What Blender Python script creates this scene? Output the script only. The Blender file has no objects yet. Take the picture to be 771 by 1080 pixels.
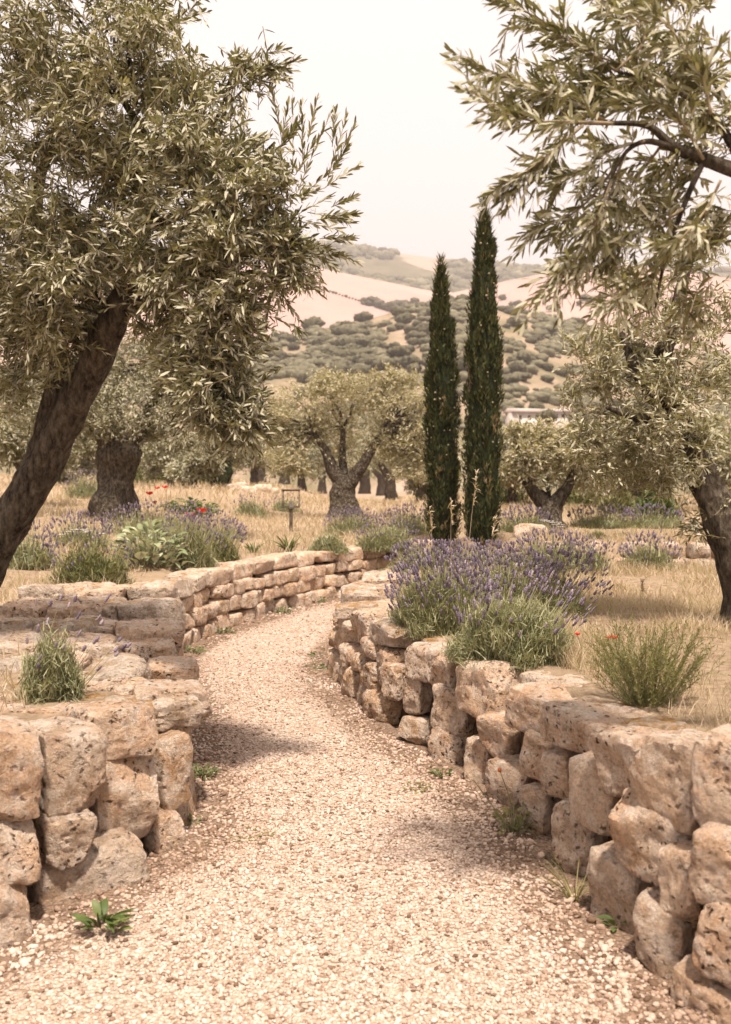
import bpy, math, random
import numpy as np
from mathutils import Vector, Matrix, noise as mnoise

random.seed(7)
rng = np.random.default_rng(7)
scene = bpy.context.scene
COL = scene.collection

# ------------------------------------------------------------------ camera
FPX, CX, CY, HZ, CAMZ = 1000.0, 385.5, 540.0, 500.0, 1.6
TH = math.atan((CY - HZ) / FPX)
cam_d = bpy.data.cameras.new('camera')
cam = bpy.data.objects.new('camera', cam_d)
COL.objects.link(cam)
cam.location = (0, 0, CAMZ)
cam.rotation_euler = (math.pi / 2 - TH, 0, 0)
cam_d.sensor_fit = 'VERTICAL'
cam_d.sensor_height = 36.0
cam_d.lens = 36.0 * FPX / 1080.0
cam_d.clip_start = 0.05
cam_d.clip_end = 20000
cam_d.dof.use_dof = True
cam_d.dof.focus_distance = 5.2
cam_d.dof.aperture_fstop = 3.2
scene.camera = cam

def ray(u, v):
    x = (u - CX) / FPX
    y = (CY - v) / FPX
    return Vector((x, math.cos(TH) + y * math.sin(TH), -math.sin(TH) + y * math.cos(TH)))

def at(u, v, d):
    r = ray(u, v)
    return Vector((0, 0, CAMZ)) + r * (d / r.y)

def proj(p):
    q = np.asarray(p, float) - np.array([0, 0, CAMZ])
    f = q[..., 1] * math.cos(TH) - q[..., 2] * math.sin(TH)
    up = q[..., 1] * math.sin(TH) + q[..., 2] * math.cos(TH)
    return CX + FPX * q[..., 0] / f, CY - FPX * up / f

# ------------------------------------------------------------------ tags
def tag(o, label=None, cat=None, group=None, kind=None):
    if label: o['label'] = label
    if cat: o['category'] = cat
    if group: o['group'] = group
    if kind: o['kind'] = kind
    return o

def empty(name, loc, label, cat, group=None, rz=0.0):
    o = bpy.data.objects.new(name, None)
    COL.objects.link(o)
    o.location = loc
    o.rotation_euler = (0, 0, rz)
    o.empty_display_size = 0.1
    return tag(o, label, cat, group)

def mesh_np(name, verts, faces, mat, parent=None, smooth=False, col=None, mats=None, matidx=None):
    """faces: list of (n,k) int arrays.  verts world/local to parent."""
    me = bpy.data.meshes.new(name)
    verts = np.ascontiguousarray(verts, dtype=np.float32)
    if not isinstance(faces, (list, tuple)): faces = [faces]
    faces = [np.asarray(f, dtype=np.int32) for f in faces if len(f)]
    loops = np.concatenate([f.ravel() for f in faces])
    tot = np.concatenate([np.full(len(f), f.shape[1], np.int32) for f in faces])
    start = np.concatenate([[0], np.cumsum(tot)[:-1]]).astype(np.int32)
    me.vertices.add(len(verts)); me.vertices.foreach_set('co', verts.ravel())
    me.loops.add(len(loops)); me.loops.foreach_set('vertex_index', loops)
    me.polygons.add(len(tot))
    me.polygons.foreach_set('loop_start', start)
    me.polygons.foreach_set('loop_total', tot)
    if smooth: me.polygons.foreach_set('use_smooth', np.ones(len(tot), bool))
    if mats:
        for m in mats: me.materials.append(m)
    else:
        me.materials.append(mat)
    if matidx is not None: me.polygons.foreach_set('material_index', np.asarray(matidx, np.int32))
    if col is not None:
        a = me.attributes.new('vary', 'FLOAT', 'POINT')
        a.data.foreach_set('value', np.asarray(col, np.float32))
    me.update(calc_edges=True)
    o = bpy.data.objects.new(name, me)
    COL.objects.link(o)
    if parent: o.parent = parent
    return o

# ------------------------------------------------------------------ node helpers
class NT:
    def __init__(self, name):
        self.m = bpy.data.materials.new(name)
        self.m.use_nodes = True
        self.t = self.m.node_tree
        self.t.nodes.clear()
        self.out = self.n('ShaderNodeOutputMaterial')
    def n(self, t, **kw):
        x = self.t.nodes.new(t)
        for k, v in kw.items():
            if k.startswith('i_'):
                key = k[2:]
                x.inputs[int(key) if key.isdigit() else key.replace('_', ' ')].default_value = v
            else: setattr(x, k, v)
        return x
    def l(self, a, b): self.t.links.new(a, b)
    def noise(self, vec, scale, detail=4, rough=0.55):
        x = self.n('ShaderNodeTexNoise')
        x.inputs['Scale'].default_value = scale
        x.inputs['Detail'].default_value = detail
        x.inputs['Roughness'].default_value = rough
        if vec is not None: self.l(vec, x.inputs['Vector'])
        return x.outputs['Fac']
    def vor(self, vec, scale, feature='F1'):
        x = self.n('ShaderNodeTexVoronoi', feature=feature)
        x.inputs['Scale'].default_value = scale
        if vec is not None: self.l(vec, x.inputs['Vector'])
        return x.outputs['Distance']
    def ramp(self, fac, stops):
        x = self.n('ShaderNodeValToRGB')
        e = x.color_ramp.elements
        while len(e) < len(stops): e.new(0.5)
        for i, (p, c) in enumerate(stops):
            e[i].position = p
            e[i].color = (c, c, c, 1) if not hasattr(c, '__len__') else (*c, 1)
        self.l(fac, x.inputs['Fac'])
        return x.outputs['Color']
    def mix(self, fac, a, b, blend='MIX'):
        x = self.n('ShaderNodeMix', data_type='RGBA', blend_type=blend)
        for s, val in ((x.inputs[0], fac), (x.inputs[6], a), (x.inputs[7], b)):
            if hasattr(val, 'links') or hasattr(val, 'is_linked'): self.l(val, s)
            elif isinstance(val, (int, float)) and s == x.inputs[0]: s.default_value = val
            else: s.default_value = (*val, 1)
        return x.outputs[2]
    def math(self, op, a, b=0.0, c=None):
        x = self.n('ShaderNodeMath', operation=op)
        for i, val in enumerate((a, b) + ((c,) if c is not None else ())):
            if hasattr(val, 'is_linked'): self.l(val, x.inputs[i])
            else: x.inputs[i].default_value = val
        return x.outputs[0]
    def bump(self, h, strength, dist, normal=None):
        x = self.n('ShaderNodeBump')
        x.inputs['Strength'].default_value = strength
        x.inputs['Distance'].default_value = dist
        self.l(h, x.inputs['Height'])
        if normal is not None: self.l(normal, x.inputs['Normal'])
        return x.outputs['Normal']
    def principled(self, color, rough=0.9, normal=None, spec=0.2):
        p = self.n('ShaderNodeBsdfPrincipled')
        if hasattr(color, 'is_linked'): self.l(color, p.inputs['Base Color'])
        else: p.inputs['Base Color'].default_value = (*color, 1)
        if hasattr(rough, 'is_linked'): self.l(rough, p.inputs['Roughness'])
        else: p.inputs['Roughness'].default_value = rough
        p.inputs['Specular IOR Level'].default_value = spec
        if normal is not None: self.l(normal, p.inputs['Normal'])
        self.l(p.outputs[0], self.out.inputs['Surface'])
        return p

# ------------------------------------------------------------------ materials
def stone_mat(name, cols, grey, lichen=0.0, pits=0.5, moss=0.0):
    N = NT(name)
    tc = N.n('ShaderNodeTexCoord').outputs['Object']
    oi = N.n('ShaderNodeObjectInfo')
    rnd = oi.outputs['Random']
    off = N.n('ShaderNodeVectorMath', operation='ADD')
    comb = N.n('ShaderNodeCombineXYZ')
    s = N.math('MULTIPLY', rnd, 37.0)
    N.l(s, comb.inputs[0]); N.l(N.math('MULTIPLY', rnd, 91.0), comb.inputs[1])
    N.l(tc, off.inputs[0]); N.l(comb.outputs[0], off.inputs[1])
    v = off.outputs[0]
    big = N.noise(v, 3.5, 6, 0.6)
    c = N.ramp(big, [(0.3, cols[0]), (0.5, cols[1]), (0.7, cols[2])])
    r2 = N.math('FRACT', N.math('MULTIPLY', rnd, 7.13))
    gf = N.ramp(r2, [(0.45, 0.0), (0.9, grey)])
    c = N.mix(gf, c, (0.36, 0.315, 0.265))
    # paler lime bloom
    bloom = N.ramp(N.noise(v, 11, 7, 0.7), [(0.45, 0.0), (0.60, 0.8)])
    c = N.mix(bloom, c, (0.84, 0.70, 0.575))
    # brown earthy stains
    st = N.ramp(N.noise(v, 8.3, 10, 0.78), [(0.50, 0.0), (0.62, 0.66)])
    c = N.mix(N.math('MULTIPLY', st, .75), c, (0.27, 0.155, 0.085))
    # fine speckle
    sp = N.ramp(N.noise(v, 75, 4, 0.75), [(0.34, 0.70), (0.56, 1.08)])
    c = N.mix(0.85, c, sp, 'MULTIPLY')
    # dark pock marks of uneven size and outline
    wv = N.n('ShaderNodeTexNoise'); wv.inputs['Scale'].default_value = 30; wv.inputs['Detail'].default_value = 3; N.l(v, wv.inputs['Vector'])
    wm = N.n('ShaderNodeVectorMath', operation='MULTIPLY_ADD'); N.l(wv.outputs['Color'], wm.inputs[0]); wm.inputs[1].default_value = (.06, .06, .06); N.l(v, wm.inputs[2])
    pv = N.vor(wm.outputs[0], 30)
    pm = N.noise(v, 6, 4)
    pit1 = N.math('MULTIPLY', N.ramp(pv, [(0.12, 1.0), (0.34, 0.0)]), N.ramp(pm, [(0.44, 0.0), (0.55, 1.0)]))
    pit2 = N.math('MULTIPLY', N.ramp(N.noise(v, 24, 6, 0.6), [(0.28, 1.0), (0.40, 0.0)]), N.ramp(N.noise(v, 4, 2), [(0.42, 0.0), (0.55, 1.0)]))
    pit = N.math('MAXIMUM', pit1, pit2)
    c = N.mix(N.math('MULTIPLY', pit, pits), c, (0.085, 0.05, 0.028))
    if lichen > 0 or moss > 0:
        geo = N.n('ShaderNodeNewGeometry')
        sep = N.n('ShaderNodeSeparateXYZ'); N.l(geo.outputs['Normal'], sep.inputs[0])
        up = N.ramp(sep.outputs[2], [(0.3, 0.12), (0.75, 1.0)])
        ln = N.noise(v, 8, 7, 0.7)
        lf = N.math('MULTIPLY', N.ramp(ln, [(0.53 - 0.12 * lichen, 0.0), (0.66 - 0.1 * lichen, 0.9)]), up)
        lc = N.ramp(N.noise(v, 25, 4), [(0.35, (0.30, 0.145, 0.035)), (0.6, (0.50, 0.27, 0.075))])
        c = N.mix(lf, c, lc)
    hb = N.math('ADD', N.math('MULTIPLY', N.noise(v, 16, 10, 0.74), 1.25), N.math('MULTIPLY', pit, -0.55 * pits))
    vc = N.vor(v, 9, 'DISTANCE_TO_EDGE')
    hb = N.math('ADD', hb, N.math('MULTIPLY', N.ramp(vc, [(0.0, 0.0), (0.04, 1.0)]), 0.05))
    nrm = N.bump(hb, 1.0, 0.07)
    nrm = N.bump(N.noise(v, 90, 4, 0.7), 0.4, 0.006, nrm)
    N.principled(c, 0.92, nrm, 0.12)
    return N.m

M = {}
SC = [(0.60, 0.365, 0.215), (0.75, 0.515, 0.345), (0.83, 0.65, 0.49)]
M['stone'] = stone_mat('warm_limestone', SC, 0.28, 0.0, 0.75)
M['stone_pitted'] = stone_mat('pitted_limestone', SC, 0.3, 0.0, 1.0)
M['stone_lichen'] = stone_mat('lichen_limestone', [(0.50, 0.37, 0.25), (0.64, 0.49, 0.36), (0.74, 0.60, 0.47)], 0.35, 0.9, 0.6)
M['stone_top'] = stone_mat('weathered_cap_stone', [(0.54, 0.395, 0.27), (0.68, 0.52, 0.385), (0.80, 0.655, 0.52)], 0.35, 0.25, 0.7)
M['stone_earth'] = stone_mat('earthy_stone', [(0.50, 0.295, 0.155), (0.66, 0.43, 0.26), (0.76, 0.55, 0.37)], 0.15, 0.0, 0.7)

def simple(name, c1, c2, scale, bumps=0.5, dist=0.02, rough=0.95, detail=6, coord='Object', c3=None):
    N = NT(name)
    tc = N.n('ShaderNodeTexCoord').outputs[coord]
    f = N.noise(tc, scale, detail, 0.65)
    c = N.ramp(f, [(0.32, c1), (0.66, c2)])
    if c3 is not None:
        c = N.mix(N.ramp(N.noise(tc, scale * 0.23, 5), [(0.48, 0.0), (0.62, 0.85)]), c, c3)
    nrm = N.bump(N.noise(tc, scale * 2.5, 6, 0.7), bumps, dist)
    N.principled(c, rough, nrm, 0.1)
    return N.m

M['core'] = simple('earth_core_gap_shade', (0.05, 0.031, 0.018), (0.11, 0.068, 0.04), 14, 0.8, 0.03)  # earthy wall fill, coloured extra dark as the shade in the stone gaps
M['soil'] = simple('dry_straw_soil', (0.20, 0.135, 0.082), (0.47, 0.35, 0.235), 16, 0.9, 0.05, c3=(0.39, 0.29, 0.19), detail=10)

def bark_mat():
    N = NT('olive_bark')
    tc = N.n('ShaderNodeTexCoord').outputs['Object']
    mp = N.n('ShaderNodeMapping'); mp.inputs['Scale'].default_value = (1, 1, 0.4)
    N.l(tc, mp.inputs['Vector']); v = mp.outputs[0]
    f = N.noise(v, 26, 10, 0.76)
    c = N.ramp(f, [(0.38, (0.028, 0.021, 0.015)), (0.5, (0.13, 0.10, 0.072)), (0.66, (0.30, 0.25, 0.19))])
    f2 = N.ramp(N.noise(tc, 4, 4), [(0.5, 0.0), (0.7, 0.5)])
    c = N.mix(f2, c, (0.15, 0.12, 0.085))
    nrm = N.bump(N.math('ADD', f, N.math('MULTIPLY', N.vor(v, 30), 1.0)), 1.0, 0.11)
    N.principled(c, 0.95, nrm, 0.1)
    return N.m
M['bark'] = bark_mat()
M['twig'] = simple('olive_twig_bark', (0.16, 0.12, 0.075), (0.34, 0.27, 0.18), 30, 0.3, 0.003)
M['cypress_bark'] = simple('cypress_bark', (0.09, 0.06, 0.04), (0.2, 0.14, 0.09), 20, 0.7, 0.01)

def leaf_mat(name, stops, under, trans=0.35, rough=0.5, spec=0.35, tint=(1.0, 1.0, 0.55)):
    """stops: colour ramp over the per-leaf attribute 'vary'; under: underside colour"""
    N = NT(name)
    at_ = N.n('ShaderNodeAttribute', attribute_name='vary')
    c = N.ramp(at_.outputs['Fac'], stops)
    geo = N.n('ShaderNodeNewGeometry')
    if under is not None:
        c = N.mix(geo.outputs['Backfacing'], c, under)
    p = N.n('ShaderNodeBsdfPrincipled')
    N.l(c, p.inputs['Base Color'])
    p.inputs['Roughness'].default_value = rough
    p.inputs['Specular IOR Level'].default_value = spec
    tr = N.n('ShaderNodeBsdfTranslucent')
    N.l(N.mix(1.0, c, tint, 'MULTIPLY'), tr.inputs['Color'])
    ms = N.n('ShaderNodeMixShader'); ms.inputs[0].default_value = trans
    N.l(p.outputs[0], ms.inputs[1]); N.l(tr.outputs[0], ms.inputs[2])
    N.l(ms.outputs[0], N.out.inputs['Surface'])
    return N.m

M['olive_leaf'] = leaf_mat('olive_leaf', [(0.0, (0.065, 0.064, 0.024)), (0.45, (0.165, 0.158, 0.072)), (1.0, (0.40, 0.365, 0.205))],
                           (0.42, 0.39, 0.28), 0.24, 0.5, 0.3)
M['olive_sunlit'] = leaf_mat('sunlit_olive_leaf', [(0.0, (0.19, 0.175, 0.085)), (0.5, (0.35, 0.315, 0.18)), (1.0, (0.54, 0.48, 0.31))],  # same olive leaf with the paleness of sunlight put into its colours
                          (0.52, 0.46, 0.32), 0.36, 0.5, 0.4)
M['olive_part_sunlit'] = leaf_mat('part_sunlit_olive_leaf', [(0.0, (0.10, 0.095, 0.04)), (0.45, (0.25, 0.23, 0.115)), (1.0, (0.46, 0.42, 0.26))],  # olive leaf lightened partway, sunlight on the crown mixed into the colour
                           (0.46, 0.425, 0.305), 0.28, 0.5, 0.3)
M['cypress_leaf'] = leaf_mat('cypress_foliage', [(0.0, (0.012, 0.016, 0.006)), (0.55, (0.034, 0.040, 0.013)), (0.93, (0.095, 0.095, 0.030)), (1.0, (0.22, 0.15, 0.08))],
                             None, 0.12, 0.7, 0.15)
M['lav_leaf'] = leaf_mat('lavender_foliage', [(0.0, (0.13, 0.135, 0.065)), (0.5, (0.27, 0.265, 0.15)), (1.0, (0.44, 0.41, 0.26))], None, 0.3, 0.6, 0.2)
M['lav_dark'] = leaf_mat('dark_shrub_foliage', [(0.0, (0.065, 0.07, 0.026)), (0.5, (0.15, 0.15, 0.06)), (1.0, (0.28, 0.255, 0.12))], None, 0.22, 0.6, 0.2)
M['lav_flower'] = leaf_mat('lavender_flower', [(0.0, (0.115, 0.083, 0.125)), (0.5, (0.225, 0.175, 0.225)), (1.0, (0.44, 0.36, 0.37))], None, 0.2, 0.7, 0.1, (1, 0.9, 1))
M['lav_stem'] = leaf_mat('lavender_stem', [(0.0, (0.16, 0.165, 0.075)), (1.0, (0.32, 0.29, 0.15))], None, 0.2, 0.6, 0.2)
M['green'] = leaf_mat('weed_green', [(0.0, (0.045, 0.07, 0.018)), (0.5, (0.09, 0.125, 0.035)), (1.0, (0.17, 0.19, 0.06))], None, 0.3, 0.5, 0.3)
M['yellowgreen'] = leaf_mat('yellow_green_foliage', [(0.0, (0.10, 0.10, 0.03)), (0.5, (0.20, 0.19, 0.065)), (1.0, (0.34, 0.29, 0.12))], None, 0.3, 0.5, 0.3)
M['sage'] = leaf_mat('felted_grey_leaf', [(0.0, (0.13, 0.155, 0.07)), (0.5, (0.22, 0.245, 0.13)), (1.0, (0.40, 0.40, 0.27))], (0.45, 0.44, 0.34), 0.2, 0.7, 0.15)
M['straw'] = leaf_mat('dry_grass_blade', [(0.0, (0.25, 0.175, 0.105)), (0.5, (0.45, 0.345, 0.235)), (0.93, (0.62, 0.505, 0.375)), (1.0, (0.28, 0.26, 0.11))], None, 0.3, 0.6, 0.15)
M['poppy'] = leaf_mat('red_petal', [(0.0, (0.50, 0.012, 0.012)), (1.0, (0.72, 0.05, 0.035))], None, 0.35, 0.5, 0.2, (1, 0.6, 0.5))
M['white_petal'] = leaf_mat('white_petal', [(0.0, (0.62, 0.58, 0.52)), (1.0, (0.82, 0.78, 0.72))], None, 0.3, 0.6, 0.2, (1, 1, 0.95))
M['orange_petal'] = leaf_mat('orange_petal', [(0.0, (0.55, 0.13, 0.04)), (1.0, (0.7, 0.24, 0.1))], None, 0.3, 0.6, 0.2)
M['hill_leaf'] = leaf_mat('hillside_foliage', [(0.0, (0.060, 0.054, 0.031)), (0.5, (0.125, 0.113, 0.069)), (1.0, (0.25, 0.22, 0.145))], None, 0.1, 0.8, 0.1)
M['litter'] = leaf_mat('dry_leaf_litter', [(0.0, (0.05, 0.03, 0.017)), (0.6, (0.15, 0.09, 0.05)), (1.0, (0.30, 0.21, 0.12))], None, 0.1, 0.8, 0.1)
M['metal'] = simple('weathered_dark_metal', (0.07, 0.055, 0.042), (0.17, 0.135, 0.10), 40, 0.2, 0.002, 0.55)
M['glass'] = NT('lantern_glass').m

def glass_setup():
    m = M['glass']; t = m.node_tree
    out = [n for n in t.nodes if n.type == 'OUTPUT_MATERIAL'][0]
    tr = t.nodes.new('ShaderNodeBsdfTransparent'); gl = t.nodes.new('ShaderNodeBsdfGlossy')
    gl.inputs['Roughness'].default_value = 0.08
    mx = t.nodes.new('ShaderNodeMixShader'); mx.inputs[0].default_value = 0.05
    t.links.new(tr.outputs[0], mx.inputs[1]); t.links.new(gl.outputs[0], mx.inputs[2])
    t.links.new(mx.outputs[0], out.inputs['Surface'])
glass_setup()

def pebble_mat():
    N = NT('limestone_gravel')
    a = N.n('ShaderNodeAttribute', attribute_name='vary')
    c = N.ramp(a.outputs['Fac'], [(0.0, (0.10, 0.06, 0.035)), (0.12, (0.22, 0.14, 0.095)), (0.3, (0.38, 0.275, 0.205)), (0.65, (0.47, 0.355, 0.28)), (1.0, (0.60, 0.49, 0.41))])
    tc = N.n('ShaderNodeTexCoord').outputs['Object']
    sp = N.ramp(N.noise(tc, 180, 3, 0.7), [(0.3, 0.75), (0.6, 1.05)])
    c = N.mix(0.7, c, sp, 'MULTIPLY')
    N.principled(c, 0.9, N.bump(N.noise(tc, 260, 3), 0.5, 0.004), 0.15)
    return N.m
M['pebble'] = pebble_mat()

def path_mat():
    N = NT('gravel_path')
    tc = N.n('ShaderNodeTexCoord').outputs['Object']
    v1 = N.n('ShaderNodeTexVoronoi'); v1.inputs['Scale'].default_value = 75; N.l(tc, v1.inputs['Vector'])
    sp = N.n('ShaderNodeSeparateColor'); N.l(v1.outputs['Color'], sp.inputs[0])
    c = N.ramp(sp.outputs[0], [(0.0, (0.25, 0.17, 0.115)), (0.2, (0.40, 0.295, 0.22)), (0.6, (0.50, 0.39, 0.305)), (1.0, (0.60, 0.50, 0.42))])
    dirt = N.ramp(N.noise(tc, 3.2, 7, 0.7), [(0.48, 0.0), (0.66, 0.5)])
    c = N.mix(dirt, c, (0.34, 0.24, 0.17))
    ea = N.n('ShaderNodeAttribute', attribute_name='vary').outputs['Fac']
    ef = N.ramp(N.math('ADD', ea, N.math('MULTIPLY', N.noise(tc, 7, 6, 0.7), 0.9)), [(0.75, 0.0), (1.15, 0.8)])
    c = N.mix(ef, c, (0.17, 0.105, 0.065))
    edge = N.ramp(v1.outputs['Distance'], [(0.35, 1.0), (0.75, 0.62)])
    c = N.mix(1.0, c, edge, 'MULTIPLY')
    h = N.math('SUBTRACT', 1.0, v1.outputs['Distance'])
    nrm = N.bump(h, 0.8, 0.012)
    nrm = N.bump(N.noise(tc, 9, 6, 0.65), 0.4, 0.05, nrm)
    N.principled(c, 0.95, nrm, 0.1)
    return N.m
M['path'] = path_mat()

def hill_mat(name, kind):
    N = NT(name)
    tc = N.n('ShaderNodeTexCoord').outputs['Object']
    if kind == 'scrub':
        c = N.ramp(N.noise(tc, 0.045, 8, 0.65), [(0.40, (0.15, 0.125, 0.075)), (0.5, (0.24, 0.18, 0.125)), (0.64, (0.35, 0.255, 0.195))])
        f = N.ramp(N.noise(tc, 0.35, 5, 0.7), [(0.45, 0.0), (0.62, 0.5)])
        c = N.mix(f, c, (0.17, 0.155, 0.085))
    elif kind == 'wheat':
        c = N.ramp(N.noise(tc, 0.012, 6, 0.6), [(0.35, (0.33, 0.222, 0.195)), (0.65, (0.385, 0.270, 0.238))])
        # long parallel traces of the harvester across the slope
        w = N.n('ShaderNodeTexWave'); w.inputs['Scale'].default_value = 0.16; w.inputs['Distortion'].default_value = 1.5
        w.inputs['Detail'].default_value = 2; N.l(tc, w.inputs['Vector'])
        c = N.mix(N.math('MULTIPLY', w.outputs['Fac'], 0.18), c, (0.33, 0.225, 0.185))
        f = N.ramp(N.noise(tc, 0.006, 4, 0.5), [(0.5, 0.0), (0.56, 0.45)])
        c = N.mix(f, c, (0.35, 0.247, 0.212))
    else:
        c = N.ramp(N.noise(tc, 0.05, 8, 0.7), [(0.35, (0.088, 0.080, 0.05)), (0.55, (0.14, 0.12, 0.08)), (0.75, (0.22, 0.175, 0.13))])
        f = N.ramp(N.noise(tc, 0.0072, 5, 0.55), [(0.56, 0.0), (0.60, 0.92)])
        c = N.mix(f, c, (0.35, 0.25, 0.205))
    N.principled(c, 1.0, None, 0.0)
    return N.m
M['scrub'] = hill_mat('scrubby_hillside', 'scrub')
M['wheat'] = hill_mat('harvested_wheat_hill', 'wheat')
M['wood'] = hill_mat('wooded_ridge', 'wood')
M['plaster'] = simple('pale_plaster', (0.44, 0.38, 0.34), (0.52, 0.46, 0.42), 2, 0.1, 0.01)
M['rooftile'] = simple('pale_roof_tiles', (0.34, 0.28, 0.24), (0.42, 0.35, 0.31), 3, 0.4, 0.05)
M['winglass'] = simple('dark_window', (0.03, 0.03, 0.03), (0.06, 0.06, 0.06), 3, 0.0, 0.01, 0.2)

# ------------------------------------------------------------------ layout
L_EDGE = np.array([(-3.2, 0.2), (-2.3, 1.4), (-1.62, 2.45), (-1.25, 3.15), (-1.02, 3.6), (-0.80, 4.2), (-0.98, 5.0), (-1.18, 6.1), (-1.5, 7.4), (-1.66, 8.2), (-1.60, 8.75),
                   (-1.41, 9.7), (-0.94, 11.0), (-0.48, 11.85), (-0.02, 12.5), (0.65, 13.35), (1.6, 14.2), (3.2, 15.2), (6.0, 16.3)])
R_EDGE = np.array([(2.6, 0.2), (1.75, 1.3), (1.2, 2.2), (0.90, 2.95), (0.80, 3.5), (0.72, 4.1), (0.47, 5.0), (0.13, 5.8), (-0.16, 6.9), (-0.27, 7.5), (-0.24, 8.2),
                   (-0.02, 9.3), (0.4, 10.4), (1.0, 11.4), (1.9, 12.3), (3.5, 13.2), (6.3, 14.2)])

def resample(p, step=0.02):
    # Catmull-Rom smoothing then even spacing
    out = []
    q = np.vstack([2 * p[0] - p[1], p, 2 * p[-1] - p[-2]])
    for i in range(1, len(q) - 2):
        t = np.linspace(0, 1, 24, endpoint=False)[:, None]
        a, b, c, d = q[i - 1], q[i], q[i + 1], q[i + 2]
        out.append(0.5 * ((2 * b) + (-a + c) * t + (2 * a - 5 * b + 4 * c - d) * t ** 2 + (-a + 3 * b - 3 * c + d) * t ** 3))
    out = np.vstack(out + [p[-1:]])
    s = np.concatenate([[0], np.cumsum(np.linalg.norm(np.diff(out, axis=0), axis=1))])
    ss = np.arange(0, s[-1], step)
    return np.stack([np.interp(ss, s, out[:, 0]), np.interp(ss, s, out[:, 1])], 1), ss

LP, LS = resample(L_EDGE)
RP, RS = resample(R_EDGE)
POLY = np.vstack([LP, RP[::-1]])

def inside(px, py, poly):
    res = np.zeros(px.shape, bool)
    x1, y1 = poly[:, 0], poly[:, 1]
    x2, y2 = np.roll(x1, -1), np.roll(y1, -1)
    for a, b, c, d in zip(x1, y1, x2, y2):
        if b == d: continue
        cond = ((b > py) != (d > py)) & (px < (c - a) * (py - b) / (d - b) + a)
        res ^= cond
    return res

def sstep(a, b, x):
    t = np.clip((np.asarray(x, float) - a) / (b - a), 0, 1)
    return t * t * (3 - 2 * t)

def G(x, y):
    """height of the upper (planted) ground"""
    x = np.asarray(x, float); y = np.asarray(y, float)
    ang = x / np.maximum(y, 2.0)
    left = sstep(0.05, -0.22, ang)
    h = 0.60 + 0.0 * x
    h = h + 0.34 * sstep(1.8, 4.5, -x) * sstep(7, 11, y)
    h = h + left * (0.25 * sstep(14, 30, y) + 0.25 * sstep(30, 60, y)) - (1 - left) * 0.9 * sstep(24, 70, y)
    # terrace step to the right, behind the low cross wall
    h = h + 0.22 * sstep(10.15, 10.35, y) * sstep(1.4, 1.9, x)
    h = h - 14 * sstep(62, 130, y)
    return h

def Gp(u, v):
    """where the pixel's ray meets the upper ground"""
    r = ray(u, v)
    d = 2.0
    while d < 120:
        p = Vector((0, 0, CAMZ)) + r * (d / r.y)
        if p.z <= float(G(p.x, p.y)): return p
        d *= 1.004
    return p

LP2, _ = resample(L_EDGE, 0.1); RP2, _ = resample(R_EDGE, 0.1)
def edge_dist(x, y):
    """distance to the nearest path edge (coarse)"""
    E = np.vstack([LP2, RP2])
    out = np.empty(len(x))
    for i in range(0, len(x), 4000):
        d = (x[i:i+4000, None] - E[None, :, 0]) ** 2 + (y[i:i+4000, None] - E[None, :, 1]) ** 2
        out[i:i+4000] = np.sqrt(d.min(1))
    return out

# ------------------------------------------------------------------ ground sheet
def axis(lo, hi, f0, f1, step, grow):
    a = list(np.arange(f0, f1 + 1e-6, step))
    s = step
    while a[-1] < hi: s *= grow; a.append(a[-1] + s)
    s = step; b = [a[0]]
    while b[-1] > lo: s *= grow; b.append(b[-1] - s)
    return np.array(b[1:][::-1] + a)

gx = axis(-2500, 2500, -5, 6, 0.11, 1.16)
gy = axis(-200, 3000, 0.2, 17, 0.11, 1.13)
X, Y = np.meshgrid(gx, gy)
near = (np.abs(X) < 9) & (Y > -1) & (Y < 20)
Z = G(X, Y)
ins = np.zeros(X.shape, bool)
ins[near] = inside(X[near], Y[near], POLY)
ed = np.full(X.shape, 99.0)
ed[near] = edge_dist(X[near], Y[near])
sd = np.where(ins, -ed, ed)
lump = np.zeros(X.shape)
idx = np.argwhere(near)
for i, j in idx:
    lump[i, j] = 0.05 * mnoise.noise((X[i, j] * 1.3, Y[i, j] * 1.3, 0)) + 0.02 * mnoise.noise((X[i, j] * 5, Y[i, j] * 5, 3))
Z = Z + lump * (sd > 0.5)
Z = np.where(sd < 0.24, -0.01, Z)
Z = np.where((Y < 0.3) & (np.abs(X) < 9) & (Y > -3), 0.0, Z)
nx, ny = len(gx), len(gy)
ii = np.arange((nx) * (ny)).reshape(ny, nx)
q = np.stack([ii[:-1, :-1], ii[:-1, 1:], ii[1:, 1:], ii[1:, :-1]], -1).reshape(-1, 4)
g_o = mesh_np('ground', np.stack([X, Y, Z], -1).reshape(-1, 3), q, M['soil'], smooth=True)
tag(g_o, 'dry straw coloured planted ground above the stone walls', 'ground', kind='structure')

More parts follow.
